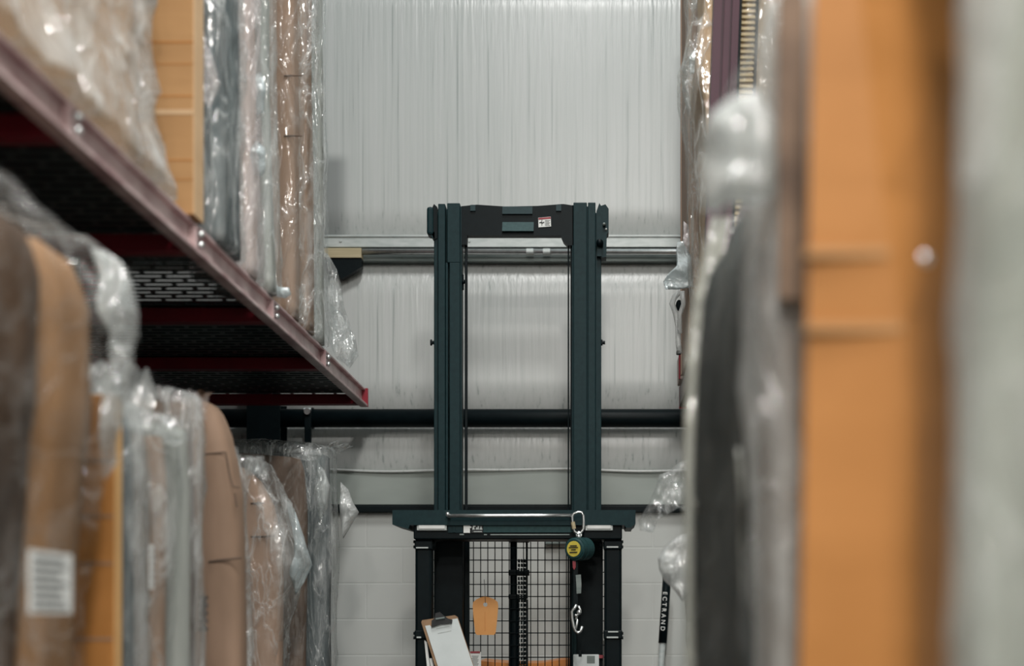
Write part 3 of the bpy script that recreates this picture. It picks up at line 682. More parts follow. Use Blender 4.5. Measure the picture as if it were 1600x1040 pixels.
# shelf goods far right
o = root('cardboard_carton', (.8, 7.0, ZR), 'flat brown carton at the far end of the right rack, behind the plum upright', 'carton')
mb = MB(); mb.box(XX(1062, 7.3)+.008, 1.1, 6.72, 7.30, ZR, 4.7, .004); mb.build('body', M['card'], o)
mb = MB(); mb.box(XX(1062, 7.3)+.004, XX(1062, 7.3)+.010, 7.26, 7.305, ZR, 4.7, .001); mb.build('edge_strip', M['card_pink'], o)
s = psil([(1083, 420), (1083, 330), (1081, 240), (1079, 200), (1074, 175), (1067, 150), (1065, 120), (1067, 95), (1076, 70), (1079, 30), (1080, -400)], 6.25)
o, c, w = wrapped('wrapped_bundle', 'bulging clear plastic bag with tan contents left of the plum upright', 'wrapped pack', s, 1.0, 5.95, 6.60, ZR, 4.7, M['carton_light'], M['film'], G_RT, seed=161, core_off=.05, r=.05, famp=.02)
pouch('bag_flap', o, [(1080, 62), (1074, 80), (1064, 102), (1065, 130), (1070, 160), (1077, 185), (1084, 150), (1088, 100)], 6.2, .03, M['film'], 162, .015)
pouch('white_tape', o, [(1076, 90), (1090, 70), (1094, 112), (1078, 116)], 6.16, .008, M['film_white'], 163, .008)
# rags of film under it
o = root('plastic_scrap', (XX(1062, 6.5), 6.5, ZZ(460, 6.5)), 'crumpled pale blue plastic hanging off the right shelf edge above the dark sofa', 'plastic scrap')
pouch('crumpled_film', o, [(1068, 345), (1076, 352), (1078, 385), (1074, 402), (1066, 385)], 6.65, .004, M['film_pink'], 171, .015)
pouch('crumpled_film', o, [(1058, 378), (1068, 376), (1080, 402), (1084, 448), (1060, 452), (1040, 452), (1036, 440), (1048, 425), (1057, 415)], 6.66, .022, M['film_white'], 172, .02)
o = root('plastic_scrap', (XX(1056, 6.9), 6.9, ZZ(555, 6.9)), 'grey twisted plastic loop hanging below the blue crumpled plastic, right edge', 'plastic scrap')
mb = MB(); mb.tube([W(x, y, 6.9) for x, y in ((1062, 455), (1054, 464), (1050, 474), (1056, 490), (1060, 510), (1060, 535), (1062, 552))], .014, 8); mb.tube([W(x, y, 6.88) for x, y in ((1066, 455), (1068, 475), (1062, 492), (1062, 520))], .012, 8)
mb.build('twisted_film', M['film_heavy'], o, smooth=True)
mb = MB(); mb.ball(W(1061, 477, 6.92), .02, (.8, .6, 1.4)); mb.build('dark_hole', M['black'], o)  # black ball stands for the shaded hole in the loop
mb = MB(); mb.pbox(1057, 547, 1064, 553, 6.9, .03, .004); mb.build('dark_strap', M['black'], o)
o = root('small_carton', (.55, 7.5, ZR), 'small dark red and grey pack at the far end of the right shelf', 'carton')
mb = MB(); mb.box(XX(1060, 7.5), .8, 7.4, 7.62, ZR, ZZ(556, 7.5), .006); mb.build('body', M['beige'], o)
mb = MB(); mb.box(XX(1060, 7.5)-.004, XX(1060, 7.5)+.004, 7.39, 7.41, ZR, ZZ(556, 7.5), .002); mb.build('red_edge', M['red'], o)
# lower right, far: film flaps
o = root('wrapped_pack', (.6, 5.4, 0), 'clear plastic bag ends sticking out low on the right, above the black-handled pole', 'wrapped pack', G_RT)
s = [(0, .345), (2.1, .345)]
link('core', loft(shift(s, .03), 1.1, 5.1, 5.7, .004, 2.05, .05, .01, 5, 1, 48, 40, 181, .03), M['card_dark'], o, smooth=True)
link('plastic_wrap', loft(s, 1.13, 5.07, 5.73, 0, 2.1, .06, .015, 8, 1.5, 60, 60, 182, .03, 0, 0, .02), M['film_grey'], o, smooth=True)
pouch('bag_corner', o, [(1076, 716), (1062, 722), (1045, 736), (1030, 742), (1022, 766), (1012, 790), (997, 812), (1000, 828), (1020, 832), (1026, 812), (1048, 800), (1064, 790), (1080, 800)], 5.55, .05, M['film'], 183, .02)
pouch('bag_corner', o, [(1080, 830), (1062, 836), (1046, 846), (1036, 856), (1028, 872), (1030, 890), (1037, 906), (1050, 918), (1060, 930), (1066, 940), (1080, 930)], 5.45, .05, M['film_heavy'], 184, .02)
# dark sofa in plastic, very near
s = psil([(1072, 1500), (1071, 1040), (1069, 700), (1072, 560), (1080, 480), (1095, 400), (1110, 345), (1112, 320), (1098, 300), (1094, 260), (1096, 215), (1108, 185), (1132, 158), (1160, 128), (1168, 60), (1182, 0), (1186, -60)], 3.2)
xbs = [(0, .60), (2.30, .60), (2.44, .335), (3, .335)]
cs = psil([(1087, 1500), (1085, 1040), (1083, 700), (1087, 560), (1095, 480), (1112, 420), (1135, 385), (1150, 375)], 3.14)
o, c, w = wrapped('wrapped_sofa', 'tall dark charcoal sofa in clear plastic, blurred, standing right of the lettered pole', 'wrapped sofa', s, .60, 2.66, 3.2, 0, 2.85, M['fabric_dark'], M['film_thin'], G_RT, seed=191, core_sil=cs, core_y=(2.67, 3.14), core_z=.58, yaw=math.radians(8.0), r=.04, famp=.010, ridge=.006, xb_sil=xbs)
for k, (ol, y_) in enumerate((([(1071, 1100), (1069, 860), (1068, 700), (1071, 560), (1080, 480), (1096, 400), (1112, 340), (1140, 338), (1128, 380), (1106, 430), (1094, 490), (1086, 570), (1082, 700), (1083, 860), (1086, 1100)], 3.19),
                              ([(1084, 780), (1096, 790), (1114, 818), (1118, 832), (1102, 826), (1086, 808)], 3.10), ([(1104, 925), (1116, 930), (1136, 980), (1146, 1010), (1134, 1006), (1112, 960)], 3.0), ([(1150, 700), (1160, 700), (1168, 800), (1166, 960), (1158, 960), (1156, 800)], 2.72))):
    pouch('film_fold', o, ol, y_, .012, M['film_fold'], 193+k, .006)
# grey-brown pack in front of it
s = [(0, XX(1166, 2.55)), (1.6, XX(1166, 2.55)), (2.0, XX(1162, 2.55)), (2.25, XX(1172, 2.55)), (2.53, XX(1195, 2.55))]
o, c, w = wrapped('wrapped_board_pack', 'narrow plastic-wrapped pack with pale gathered hood between dark sofa and large orange carton', 'wrapped pack', s, .50, 2.39, 2.56, 0, 2.47, M['brown_mix'], M['film_dull'], G_RT, seed=201, r=.03, yaw=math.radians(11), core_off=.02, famp=.012)
pouch('gathered_hood', o, [(1098, 326), (1092, 270), (1094, 215), (1108, 180), (1138, 155), (1185, 140), (1216, 200), (1214, 290), (1192, 322), (1140, 318), (1115, 334)], 2.36, .05, M['film_dull2'], 192, .02, f=9)
mb = MB(); mb.box(XX(1216, 2.36), XX(1258, 2.36), 2.355, 2.365, ZZ(470, 2.36), ZZ(-60, 2.36), .004); mb.build('brown_board', M['brown_dark'], o)
# big orange carton
o = root('cardboard_carton', (.7, 2.1, 0), 'large blurred orange cardboard carton filling the right side', 'carton', 'orange cartons')
def quad_box(mb, corners, z0, z1, lean):
    v = [mb.bm.verts.new((x+lean*z, y, z)) for z in (z0, z1) for x, y in corners]
    for f in ((3, 2, 1, 0), (4, 5, 6, 7), (0, 1, 5, 4), (1, 2, 6, 5), (2, 3, 7, 6), (3, 0, 4, 7)): mb.bm.faces.new([v[i] for i in f])
YO = 2.02
mb = MB(); bm = mb.bm; L = []
for py, xk in ((2400, 1440), (1040, 1432), (700, 1428), (500, 1408), (300, 1374), (0, 1342), (-250, 1326)):
    z = max(0, ZZ(py, YO)); e = .02*(z-1.4)
    xa = XX(1251, YO)+e
    L.append([bm.verts.new(q) for q in ((xa, YO, z), (XX(xk, YO), YO-.012, z), (XX(1500, 2.10)+e, 2.10, z), (xa+.50, 2.28, z), (xa+.05, 2.32, z))])
for P_, Q_ in zip(L[:-1], L[1:]):
    for k in range(5): bm.faces.new((P_[k], P_[(k+1) % 5], Q_[(k+1) % 5], Q_[k]))
bm.faces.new(L[0]); bm.faces.new(L[-1])
mb.build('body', M['orange_card'], o)
for py, x1 in ((398, 1425), (515, 1425)):
    z = ZZ(py, YO); mb = MB(); mb.box(XX(1256, YO), XX(1386 if py < 400 else 1408, YO), YO-.0135, YO+.004, z-.006, z+.006, .001); mb.build('flap_seam', M['carton'], o)
mb = MB(); p = W(1443, 405, 2.045); mb.ball(p, .010); mb.build('staple', M['silver'], o)
# nearest grey pack
s = psil([(1452, 2000), (1452, 1040), (1456, 720), (1468, 500), (1474, 300), (1488, 0), (1494, -200)], 1.56)
o, c, w = wrapped('wrapped_mattress', 'pale grey plastic-wrapped pack nearest the camera at the right edge', 'wrapped pack', s, .95, .95, 1.56, 0, 2.4, M['pale'], M['film_heavy'], G_RT, seed=211, r=.05, core_off=.02, yaw=math.radians(16))

# ------------------------------------------------------------------ order picker truck
YM = 6.95; YB = 6.62
tr = root('order_picker_truck', (XX(810, YM), YM, 0), 'dark teal order picker truck with tall twin mast standing at the aisle end', 'order picker')
zf = .06
def pcol(mb, x0, x1, ytop, Y, dep, ybot=None): mb.box(XX(x0, Y), XX(x1, Y), Y, Y+dep, zf if ybot is None else ZZ(ybot, Y), ZZ(ytop, Y), .003)
mb = MB(); pcol(mb, 684.5, 695.5, 318, YM, .12); pcol(mb, 698.6, 718.6, 317, YM, .12, 410); pcol(mb, 696.2, 700, 410, YM+.005, .11); pcol(mb, 702.2, 718.6, 410, YM, .12)
pcol(mb, 695, 699, 326, YM+.05, .04, 412); pcol(mb, 678, 685, 330, YM+.04, .10); pcol(mb, 718, 721.5, 322, YM+.03, .08)
mb.build('mast_upright', M['teal'], tr)
mb = MB(); pcol(mb, 896, 917, 316, YM, .12); pcol(mb, 918.6, 930.5, 316, YM, .12); pcol(mb, 916, 919.5, 322, YM+.03, .08); pcol(mb, 930, 939.5, 332, YM+.04, .10); pcol(mb, 893.5, 896.5, 320, YM+.03, .08)
mb.build('mast_upright', M['teal'], tr)
for x0, x1 in ((679, 723), (901, 942)):   # lower, wider fixed mast below the guard
    mb = MB(); pcol(mb, x0, x1, 838, YM-.03, .16); mb.build('lower_mast', M['black'], tr)
mb = MB(); pcol(mb, 726, 730.5, 366, YM+.06, .012); mb.build('lift_chain', M['black'], tr)
mb = MB(); pcol(mb, 722, 724.6, 428, YM+.05, .02, 452); mb.ball(W(723.5, 440, YM+.05), .012); mb.build('hose_clip', M['black'], tr)
for x0, x1 in ((887, 889.3), (891.3, 894)):
    mb = MB(); pcol(mb, x0, x1, 378, YM+.06, .01); mb.build('lift_chain', M['black'], tr)
mb = MB(); mb.pprism([(721, 322), (745, 319.5), (790, 322.5), (840, 321.5), (880, 318.5), (897, 321), (897, 383), (887, 383), (880.5, 377), (876.5, 367.5), (730, 367.5), (729, 382), (721, 382)], YM+.03, .05)
cb = mb.build('cross_beam', M['black'], tr)
def wedge(x0, y0, x1, y1, Y, d0, d1, mat, par, name):
    mb = MB(); v = []
    for dd in (0, 1):
        for (x, y, k) in ((x0, y0, d0), (x1, y0, d0), (x1, y1, d1), (x0, y1, d1)):
            p = W(x, y, Y); v.append(mb.bm.verts.new((p.x, (Y-k) if dd == 0 else Y+.003, p.z)))
    for f in ((0, 1, 2, 3), (4, 5, 6, 7), (0, 1, 5, 4), (1, 2, 6, 5), (2, 3, 7, 6), (3, 0, 4, 7)): mb.bm.faces.new([v[i] for i in f])
    return mb.build(name, mat, par)
wedge(785, 322.5, 832, 335, YM+.03, .002, .012, M['teal'], cb, 'beam_plate')
wedge(785, 347, 834, 362.5, YM+.03, .003, .022, M['teal_light'], cb, 'beam_plate')  # lit facet of the beam, painted in a lighter teal
for x in (739, 873): wedge(x-4, 320, x+4, 330, YM+.03, .002, .010, M['teal'], cb, 'beam_lug')
st = MB(); st.pprism([(841, 340), (860.5, 338.3), (861, 353.5), (841.5, 355)], YM+.026, .003); sk = st.build('warning_sticker', M['white'], tr); tag(sk, 'white warning sticker with dark red header')
mb = MB(); mb.pprism([(841.3, 340.2), (860.3, 338.6), (860.5, 341.6), (841.3, 343.0)], YM+.0245, .001); mb.build('red_header', M['red_ink'], sk)
mb = MB(); mb.pbox(846.2, 343.2, 847.2, 352.2, YM+.0245, .001); mb.pprism([(842.6, 347.2), (845.4, 346), (847, 347.6), (850, 346), (850.6, 347.2), (847.3, 349), (844.4, 347.8), (842.8, 348.6)], YM+.024, .001); mb.build('figure_mark', M['ink'], sk)
mb = MB()
for k in range(5): mb.pbox(851.5, 343.6+k*1.9, 859.6-(k % 2)*1.5, 344.4+k*1.9, YM+.0245, .001)
mb.build('print', M['ink_grey'], sk)
mb = MB(); mb.pbox(666.5, 322, 677, 366, YM+.02, .09, .012); mb.pprism([(670, 362), (679, 362), (679, 373), (675, 371)], YM+.03, .06); mb.build('mast_cap', M['teal'], tr)
mb = MB(); mb.pprism([(674.5, 326), (678, 318.5), (683, 323), (683, 372), (678, 374), (675, 366)], YM+.03, .05); mb.build('mast_bracket', M['black'], tr)
mb = MB(); mb.pprism([(940, 321), (946, 319), (951, 326), (951, 362), (948, 366), (947.5, 401), (937, 402), (937, 322)], YM+.02, .08); mb.pprism([(932, 330), (936.5, 317), (939, 321), (940, 400), (933, 400)], YM+.01, .05); mb.build('mast_cap', M['teal'], tr)
mb = MB(); mb.rod(W(937, 379, YM-.012), W(937, 379, YM+.03), .018, 14); mb.build('roller', M['black'], tr, smooth=True)
mb = MB(); mb.rod(W(944, 350, YM+.0), W(944, 350, YM+.03), .008, 10); mb.build('roller_pin', M['galv_dark'], tr, smooth=True)
mb = MB(); mb.ball(W(947, 358, YM+.018), .006); mb.build('roller_pin', M['galv'], tr, smooth=True)
for p, q in ((672.5, 679), (939, 945.5)):
    mb = MB(); mb.rod(W(p, 535, YM+.06), W(q, 535, YM+.06), .009, 8); mb.rod(W(p, 535, YM+.06), W(p+2.5, 535, YM+.06), .015, 6); mb.build('bolt', M['black'], tr)
# overhead guard
mb = MB(); mb.pprism([(613, 796.5), (993, 796.5), (993, 818), (986, 823), (988, 824), (978, 824), (976, 820), (640, 820), (638, 826), (627, 823), (613, 819)], YB, .30)
g = mb.build('overhead_guard', M['teal'], tr)
mb = MB(); mb.pbox(646, 815, 972, 842, YB+.02, .22, .006); mb.build('guard_header', M['black'], g)
mb = MB(); mb.pbox(755, 816.5, 895, 831.5, YB+.012, .01, .001); mb.build('header_plate', M['teal_light'], g)
mb = MB(); mb.pbox(700, 816.5, 723, 832, YB+.014, .01, .001); mb.pbox(707, 816.5, 711.5, 831, YB+.011, .01, .001); mb.build('header_plate', M['teal'], g)
for a, b in ((651, 698), (914.5, 957.5)):
    mb = MB(); mb.pbox(a, 815.5, b, 828.5, YB+.006, .02, .003); l = mb.build('work_lamp', M['galv'], g)
    mb = MB(); mb.pbox(a+2.5, 817.5, b-2.5, 826.5, YB+.001, .01, .004); mb.build('lens', M['lens'], l)
mb = MB(); mb.pbox(724.3, 816, 734.3, 832, YB+.009, .006); k = mb.build('white_sticker', M['white'], g); tag(k, 'blank white sticker')
mb = MB(); mb.ball(W(735.2, 823.5, YB+.011), .005); mb.build('sticker_tab', M['white'], k)
mb = MB(); mb.pbox(736.5, 816.5, 754.5, 832, YB+.0105, .005); k = mb.build('black_sticker', M['ink'], g); tag(k, 'black sticker with pale pictograms')
mb = MB()
mb.pbox(738, 817.0, 753.5, 817.8, YB+.009, .001); mb.pbox(740, 829.7, 753, 830.7, YB+.009, .001)
mb.pprism([(738, 827), (739, 821), (743, 820.5), (743.2, 822), (740.5, 823.5), (742, 827)], YB+.009, .001); mb.pprism([(743, 827), (744.5, 823.5), (746.3, 823.5), (746.3, 827)], YB+.009, .001); mb.pprism([(749, 827), (751.5, 821.5), (754, 827)], YB+.009, .001); mb.pbox(746.5, 821.5, 748.3, 827, YB+.009, .001)
mb.build('pictogram', M['galv'], k)
mb = MB(); mb.pbox(718, 833.5, 725, 835.8, YB+.015, .01, .001); mb.pbox(756, 834, 761, 836, YB+.015, .01, .001); mb.pbox(766, 834, 890, 836, YB+.015, .01, .001); mb.build('edge_strip', M['galv_dark'], g)
mb = MB(); mb.tube([W(700, 805.5, YB-.035), W(760, 805.2, YB-.04), W(840, 805, YB-.04), W(895, 805, YB-.035)], .0085, 10); mb.rod(W(702, 805.5, YB-.035), W(702, 805.5, YB+.01), .007); mb.rod(W(893, 805, YB-.035), W(893, 805, YB+.01), .007)
mb.ball(W(699.5, 803.2, YB-.03), .011); mb.build('grab_rail', M['silver'], g, smooth=True)
for (a, b) in ((648.5, 674.5), (944, 971.5)):
    mb = MB(); Y = YB+.05
    mb.box(XX(a, Y), XX(b, Y), Y, Y+.09, zf, ZZ(836, Y), .012); po = mb.build('guard_post', M['black'], tr)
    for ci, (ya_, yb_) in enumerate(((844, 858), (984, 998))):
        cl = MB(); cl.pbox(a-1, ya_, b+1, yb_, Y-.012, .11, .006); co = cl.build('post_clamp', M['black'], po)
        if a < 700: glints = [(650, 854.2, 669, 856.2)] if ci == 0 else [(651, 994, 658, 996.5)]
        else: glints = [(948, 853, 966, 855.2)] if ci == 0 else [(950, 985.5, 966, 987.5), (948, 994, 966, 996.5)]
        for q in glints: hl = MB(); hl.pbox(*q, Y-.014, .004); hl.build('clamp_highlight', M['galv'], co)  # thin bright strips built as highlights along the clamps
        for y in ((846, 854) if ci == 0 else (989, 996)):
            bo = MB(); xq = a-2.4 if a < 700 else b+2.4; bo.rod(W(xq, y, Y+.04), W(a+1 if a < 700 else b-1, y, Y+.04), .007, 8); bo.build('bolt', M['black'], co)
    mb = MB(); x_ = 679 if a < 700 else 939; mb.rod(W(x_-2, 850, Y+.05), W(x_+1, 850, Y+.05), .022, 12); mb.rod(W((a+b)/2, 850, Y+.06), W(680 if a < 700 else 942, 850, Y+.06), .012, 10); mb.build('post_link', M['black'], po)
# mesh guard
mb = MB(); Y = YM+.10; r = .0026
x = 727.5
for k in range(16):
    x = 717.5+k*11.17; a = W(x, 838, Y); mb.rod(a, (a.x, Y, .25), r, 6)
for k in range(46):
    y = 855.6+k*18.98; z = ZZ(y, Y)
    if z > .27: mb.rod((XX(700, Y), Y+.004, z), (XX(912, Y), Y+.004, z), r, 6)
mb.build('mesh_guard', M['black'], tr)
mb = MB(); Y = YM+.05   # post mesh pieces beside the uprights
for k in range(10):
    y = 855.6+k*18.98
    mb.rod(W(672, y, Y), W(683, y, Y), r*.8, 6); mb.rod(W(938, y, Y), W(946, y, Y), r*.8, 6)
for x in (943, 952, 960): mb.rod(W(x, 1000, Y), W(x, 1180, Y), r*.8, 6)
mb.build('side_mesh', M['black'], tr)
mb = MB(); pcol(mb, 729.5, 733.5, 838, YM+.06, .014); pcol(mb, 890, 892, 838, YM+.06, .012); pcol(mb, 895.3, 898, 838, YM+.06, .012); mb.build('mesh_frame', M['black'], tr)
# lift cylinder and energy chain
Y = YM+.14
mb = MB(); p = W(802.5, 838, Y); mb.rod((p.x, Y, .1), (p.x, Y, p.z), .0175, 16); q = ZZ(930, Y); mb.rod((p.x+.004, Y, .1), (p.x+.004, Y, q), .024, 16)
for a, b in ((840, 847), (890, 899), (928, 936)): mb.box(XX(795, Y), XX(827 if a != 928 else 823, Y), Y-.03, Y+.03, ZZ(b, Y), ZZ(a, Y), .004)
mb.build('lift_cylinder', M['black'], tr)
mb = MB(); mb.pbox(821.5, 840, 824.5, 935, Y-.01, .02); mb.build('cylinder_stay', M['black'], tr)
mb = MB(); z = ZZ(876, Y); i = 0
while z > .2:
    for x in (811, 815.5, 820): mb.box(XX(x, Y)-.0045, XX(x, Y)+.0045, Y-.03, Y+.02, z-.0085, z+.0085, .003)
    z -= .022; i += 1
mb.box(XX(822, Y), XX(825, Y), Y-.02, Y+.02, .2, ZZ(936, Y)); mb.build('energy_chain', M['black'], tr)
z = ZZ(890, Y)
while z > .9:
    for x, hw in ((813.2, .003), (818, .004)):
        mb = MB(); mb.box(XX(x, Y)-hw, XX(x, Y)+hw, Y-.034, Y-.028, z-.007, z+.007, .001); mb.build('chain_rivet', M['galv'], tr)
    z -= .044
# truck body below the frame
mb = MB(); Y = 7.30
mb.pprism([(748, 1032), (770, 1034), (800, 1036), (845, 1035.5), (870, 1031.5), (893, 1029), (893, 1260), (748, 1260)], Y, .45); mb.build('orange_cover', M['cover_orange'], tr)
mb = MB(); mb.box(XX(640, 7), XX(975, 7), 7.12, 7.85, .10, .42, .02); mb.box(XX(640, 7), XX(975, 7), 6.1, 7.12, .06, .16, .01); mb.build('chassis', M['black'], tr)
for x in (XX(655, 7), XX(960, 7)):
    for y in (6.25, 7.6): mb = MB(); mb.rod((x-.04, y, .09), (x+.04, y, .09), .09, 20); mb.build('wheel', M['black'], tr, smooth=True)
mb = MB(); mb.pbox(851, 841, 891, 849.5, 7.97, .08, .002); 
tag(mb.build('cable_tray', M['galv_dark'], None, (XX(871, 7.9), 7.95, ZZ(850, 7.9))), 'small grey box on the block wall seen through the top of the mesh guard', 'box')

# things hanging on the truck
Yh = YB-.05
fa = root('fall_arrest_reel', tuple(W(907, 1000, Yh)), 'round green fall-arrest reel with yellow label hanging from the grab rail', 'safety reel')
pts = [(897, 802), (903, 799.5), (909, 800), (911.5, 805), (912, 815), (911.5, 826), (908, 832), (903, 833.5), (898, 830), (895.5, 824), (894.5, 814), (894, 806)]
mb = MB(); mb.tube([W(x, y, Yh) for x, y in pts], .006, 8, True); ca = mb.build('carabiner', M['silver'], fa, smooth=True)
mb = MB(); mb.rod(W(895, 815, Yh), W(897, 826, Yh), .0095, 10); tag(mb.build('screw_gate', M['wood'], ca), 'brassy screw gate')
mb = MB(); mb.ball(W(904.5, 838, Yh), .011); mb.tube([W(904.5+4*math.cos(t*.63), 835+4.5*math.sin(t*.63), Yh) for t in range(10)], .004, 6, True); mb.build('swivel', M['silver'], fa, smooth=True)
a = W(898, 857, Yh-.02); b = W(914, 857, Yh+.06)
mb = MB(); mb.rod(a, b, .053, 28); d = (b-a).normalized(); mb.rod(a-d*.008, a, .044, 28, .05); mb.rod(b, b+d*.012, .050, 28, .038); mb.rod(a+d*.035, a+d*.045, .0555, 28); dr = mb.build('drum', M['teal_light'], fa)
mb = MB(); mb.rod(a-d*.0105, a-d*.007, .036, 24); yl = mb.build('yellow_label', M['yellow'], dr)
mb = MB()
for k, (w0, dz) in enumerate(((.018, .014), (.024, .006), (.012, -.004), (.02, -.016))):
    u = d.cross(Vector((0, 0, 1))).normalized(); c0 = a-d*.0115+Vector((0, 0, dz)); mb.rod(c0-u*w0, c0+u*w0, .0028, 6)
mb.build('print', M['ink'], yl)
mb = MB(); mb.pprism([(894.5, 876), (899.5, 876), (899.5, 886), (897, 890), (895, 886)], Yh-.005, .012); mb.build('red_tag', M['red'], fa)
mb = MB(); mb.pbox(896, 876, 903, 945, Yh, .004); mb.build('webbing', M['black'], fa)
mb = MB(); mb.pprism([(899.5, 898), (907.5, 897), (908.5, 912), (908, 926.5), (901, 927), (900.5, 912)], Yh-.006, .004); mb.build('grey_label', M['galv_dark'], fa)
mb = MB(); mb.tube([W(x, y, Yh-.01) for x, y in ((901, 944), (897, 950), (893.5, 955), (894, 966), (896, 978), (899, 985), (903, 988), (907, 986), (910, 978))], .0065, 8)
mb.tube([W(x, y, Yh-.01) for x, y in ((904, 946), (907, 953), (906, 958), (902, 960), (900, 968))], .0055, 8); mb.tube([W(x, y, Yh-.012) for x, y in ((902.5, 967), (901, 976), (899.5, 982))], .005, 8); mb.ball(W(905, 956, Yh-.012), .011)
mb.ball(W(900, 961, Yh-.012), .007); mb.build('snap_hook', M['silver'], fa, smooth=True)

tgo = root('orange_tag', tuple(W(758, 992, YM+.08)), 'orange plastic tag with a round hole hanging on the mesh guard', 'tag')
out = [(745, 935.5), (752, 932.5), (758, 931.5), (764, 932.5), (772, 935.5), (777.5, 940), (778.5, 946), (777.5, 960), (776, 975), (774.5, 988), (772, 991.5), (745, 991.5), (742.5, 988), (741, 975), (739.5, 960), (738.5, 946), (739.5, 940)]
Yt = YM+.075
bm = bmesh.new(); hc = W(758.3, 944, Yt); hr = .0105; ns = len(out)*2
oo = []
for (p, q), (u, v) in zip(out, out[1:]+out[:1]): oo += [(p, q), ((p+u)/2, (q+v)/2)]
fr, bk, hf, hb = [], [], [], []
for p, q in oo:
    w_ = W(p, q, Yt); an = math.atan2(w_.z-hc.z, w_.x-hc.x)
    fr.append(bm.verts.new(w_)); bk.append(bm.verts.new(w_+Vector((0, .004, 0))))
    h_ = hc+Vector((math.cos(an)*hr, 0, math.sin(an)*hr)); hf.append(bm.verts.new(h_)); hb.append(bm.verts.new(h_+Vector((0, .004, 0))))
n_ = len(oo)
for i in range(n_):
    j = (i+1) % n_
    bm.faces.new((fr[i], fr[j], hf[j], hf[i])); bm.faces.new((bk[j], bk[i], hb[i], hb[j])); bm.faces.new((fr[j], fr[i], bk[i], bk[j])); bm.faces.new((hf[i], hf[j], hb[j], hb[i]))
bmesh.ops.recalc_face_normals(bm, faces=bm.faces[:]); me = bpy.data.meshes.new('tag_plate'); bm.to_mesh(me); bm.free(); link('tag_plate', me, M['tag_orange'], tgo)
mb = MB(); mb.tube([W(758.3, 942, Yt-.003), W(758, 931, Yt-.002), W(757.5, 915, Yt+.01), W(756.5, 905, Yt+.022)], .0013, 6); mb.build('string', M['ink'], tgo)
mb = MB(); mb.box(XX(757.6, Yt), XX(758.2, Yt), Yt-.0006, Yt+.001, ZZ(986, Yt), ZZ(955, Yt)); mb.build('fold_line', M['cover_orange'], tgo)

cbr = root('clipboard', tuple(W(700, 1060, YB)), 'clipboard with white paper leaning against the left guard post', 'clipboard')
A, B_, E = Vector((656, 969)), Vector((714, 960)), Vector((686, 1060)); Yc = YB-.02
def bd(u, v): return ((A.x+(B_.x-A.x)*u+(E.x-A.x)*v), (A.y+(B_.y-A.y)*u+(E.y-A.y)*v))
mb = MB(); mb.pprism([bd(.02, .03), bd(.06, 0), bd(.94, 0), bd(1, .04), bd(1, 1.25), bd(0, 1.25)], Yc, .005); mb.build('board', M['board'], cbr)
mb = MB(); mb.pprism([bd(.09, .10), bd(.22, .10), bd(.24, .14), bd(.5, .11), bd(.80, .12), bd(.84, .06), bd(.985, .06), bd(.985, 1.22), bd(.07, 1.22)], Yc-.004, .003); pa = mb.build('paper', M['paper'], cbr)
mb = MB()
for v in (.17, .25, .93, .99): mb.pprism([bd(.35, v), bd(.72, v-.01), bd(.72, v+.004), bd(.35, v+.012)], Yc-.0048, .0006)
mb.build('print', M['galv'], pa)
mb = MB(); mb.pprism([bd(.24, .14), bd(.30, .03), bd(.40, .0), bd(.46, -.08), bd(.58, -.09), bd(.64, -.03), bd(.74, .04), bd(.84, .07), bd(.80, .125), bd(.5, .115)], Yc-.014, .012); cc = mb.build('clip', M['ink'], cbr)
p0, p1 = bd(.42, .02), bd(.66, .02); mb = MB(); mb.rod(W(*p0, Yc-.016), W(*p1, Yc-.016), .006, 8); mb.build('clip_spring', M['galv_dark'], cc)
mb = MB(); mb.pprism([(663, 1000), (667, 1003), (674, 1060), (669, 1060)], YB+.0, .02); mb.pprism([(671, 1028), (675, 1028), (681, 1060), (676, 1060)], YB+.005, .02); mb.build('side_sheet', M['white'], cbr)
cd = root('paper_card', tuple(W(744, 1050, YM-.0)), 'small white card with a red top edge beside the clipboard', 'card')
mb = MB(); mb.pbox(734, 1018, 751.5, 1060, YM-.04, .004); c1 = mb.build('card_sheet', M['white'], cd)
mb = MB(); mb.pbox(734.5, 1017, 750, 1020, YM-.043, .002); mb.build('red_edge', M['red_ink'], c1)
mb = MB()
for k in range(8): mb.pbox(737+(k % 2), 1024+k*2, 748-(k % 3), 1024.7+k*2, YM-.042, .001)
mb.build('print', M['ink_grey'], c1)
lh = root('label_holder', tuple(W(920, 1060, YM-.05)), 'pale grey document holder with dark square on the right mast', 'document holder')
mb = MB(); mb.pbox(895.5, 1022, 936, 1065, YM-.072, .04, .004); mb.build('holder', M['paper'], lh)
mb = MB(); mb.pbox(917, 1024, 929.5, 1036, YM-.073, .004); mb.build('dark_square', M['galv_dark'], lh)
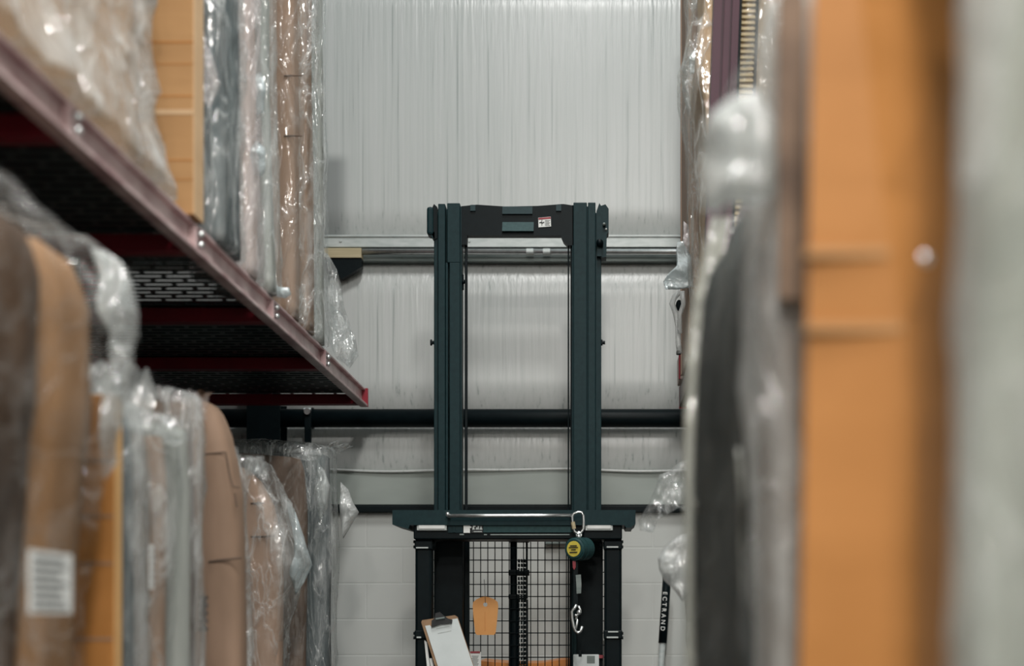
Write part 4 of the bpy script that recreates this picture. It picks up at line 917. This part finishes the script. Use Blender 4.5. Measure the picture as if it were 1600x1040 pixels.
mb = MB(); mb.pbox(904, 1016, 909, 1025, YM-.078, .042, .002); mb.build('clasp', M['black'], lh)
mb = MB(); mb.pbox(934, 1023, 943, 1028, YM-.065, .03, .001); mb.build('red_strip', M['red_ink'], lh)
mb = MB()
for x in (900, 905, 922, 928): mb.pbox(x, 1037.5, x+3, 1039.2, YM-.072, .002)
mb.build('print', M['white'], lh)

# pole leaning on the wall
pt, pb = W(1042.5, 900, 7.93), W(1039-.0737*0, 962, 7.93)
def pp(py): return Vector((XX(1041.2-(py-918)*.0745, 7.9), 7.93-(py-900)*.0006, ZZ(py, 7.9)))
py0 = VY+EYE*F/7.75
po = root('floor_tool_pole', (pp(py0).x, pp(py0).y, 0), 'pole with black lettered grip leaning against the block wall at the right', 'pole')
mb = MB(); mb.rod(pp(py0), pp(1000), .0165, 16); mb.build('shaft', M['galv'], po, smooth=True)
mb = MB(); mb.rod(pp(1004), pp(896), .0235, 18); mb.build('grip', M['black'], po, smooth=True)
mb = MB(); mb.box(pp(py0).x-.12, pp(py0).x+.12, pp(py0).y-.03, pp(py0).y+.03, 0, .06, .01); mb.build('foot', M['black'], po)
fd = bpy.data.curves.new('lettering', 'FONT'); fd.body = 'ECTRAND'; fd.size = .034; fd.align_x = 'LEFT'; fd.align_y = 'CENTER'; fd.extrude = .0006; fd.space_character = 1.62
fd.materials.append(M['white'])
tmp = bpy.data.objects.new('tmp', fd); COL.objects.link(tmp); bpy.context.view_layer.update()
lm = bpy.data.meshes.new_from_object(tmp.evaluated_get(bpy.context.evaluated_depsgraph_get())); bpy.data.objects.remove(tmp)
fo = bpy.data.objects.new('lettering', lm); COL.objects.link(fo); fo.parent = po
top = pp(924); dn = (pp(1000)-pp(924)).normalized()
ux = dn; uz = Vector((0, -1, 0)); uy = uz.cross(ux)
uz = ux.cross(uy)
Mx = Matrix((ux, uy, uz)).transposed().to_4x4(); Mx.translation = top+Vector((-.006, -.0245, 0))-ORIG[po.name]
fo.matrix_local = Mx
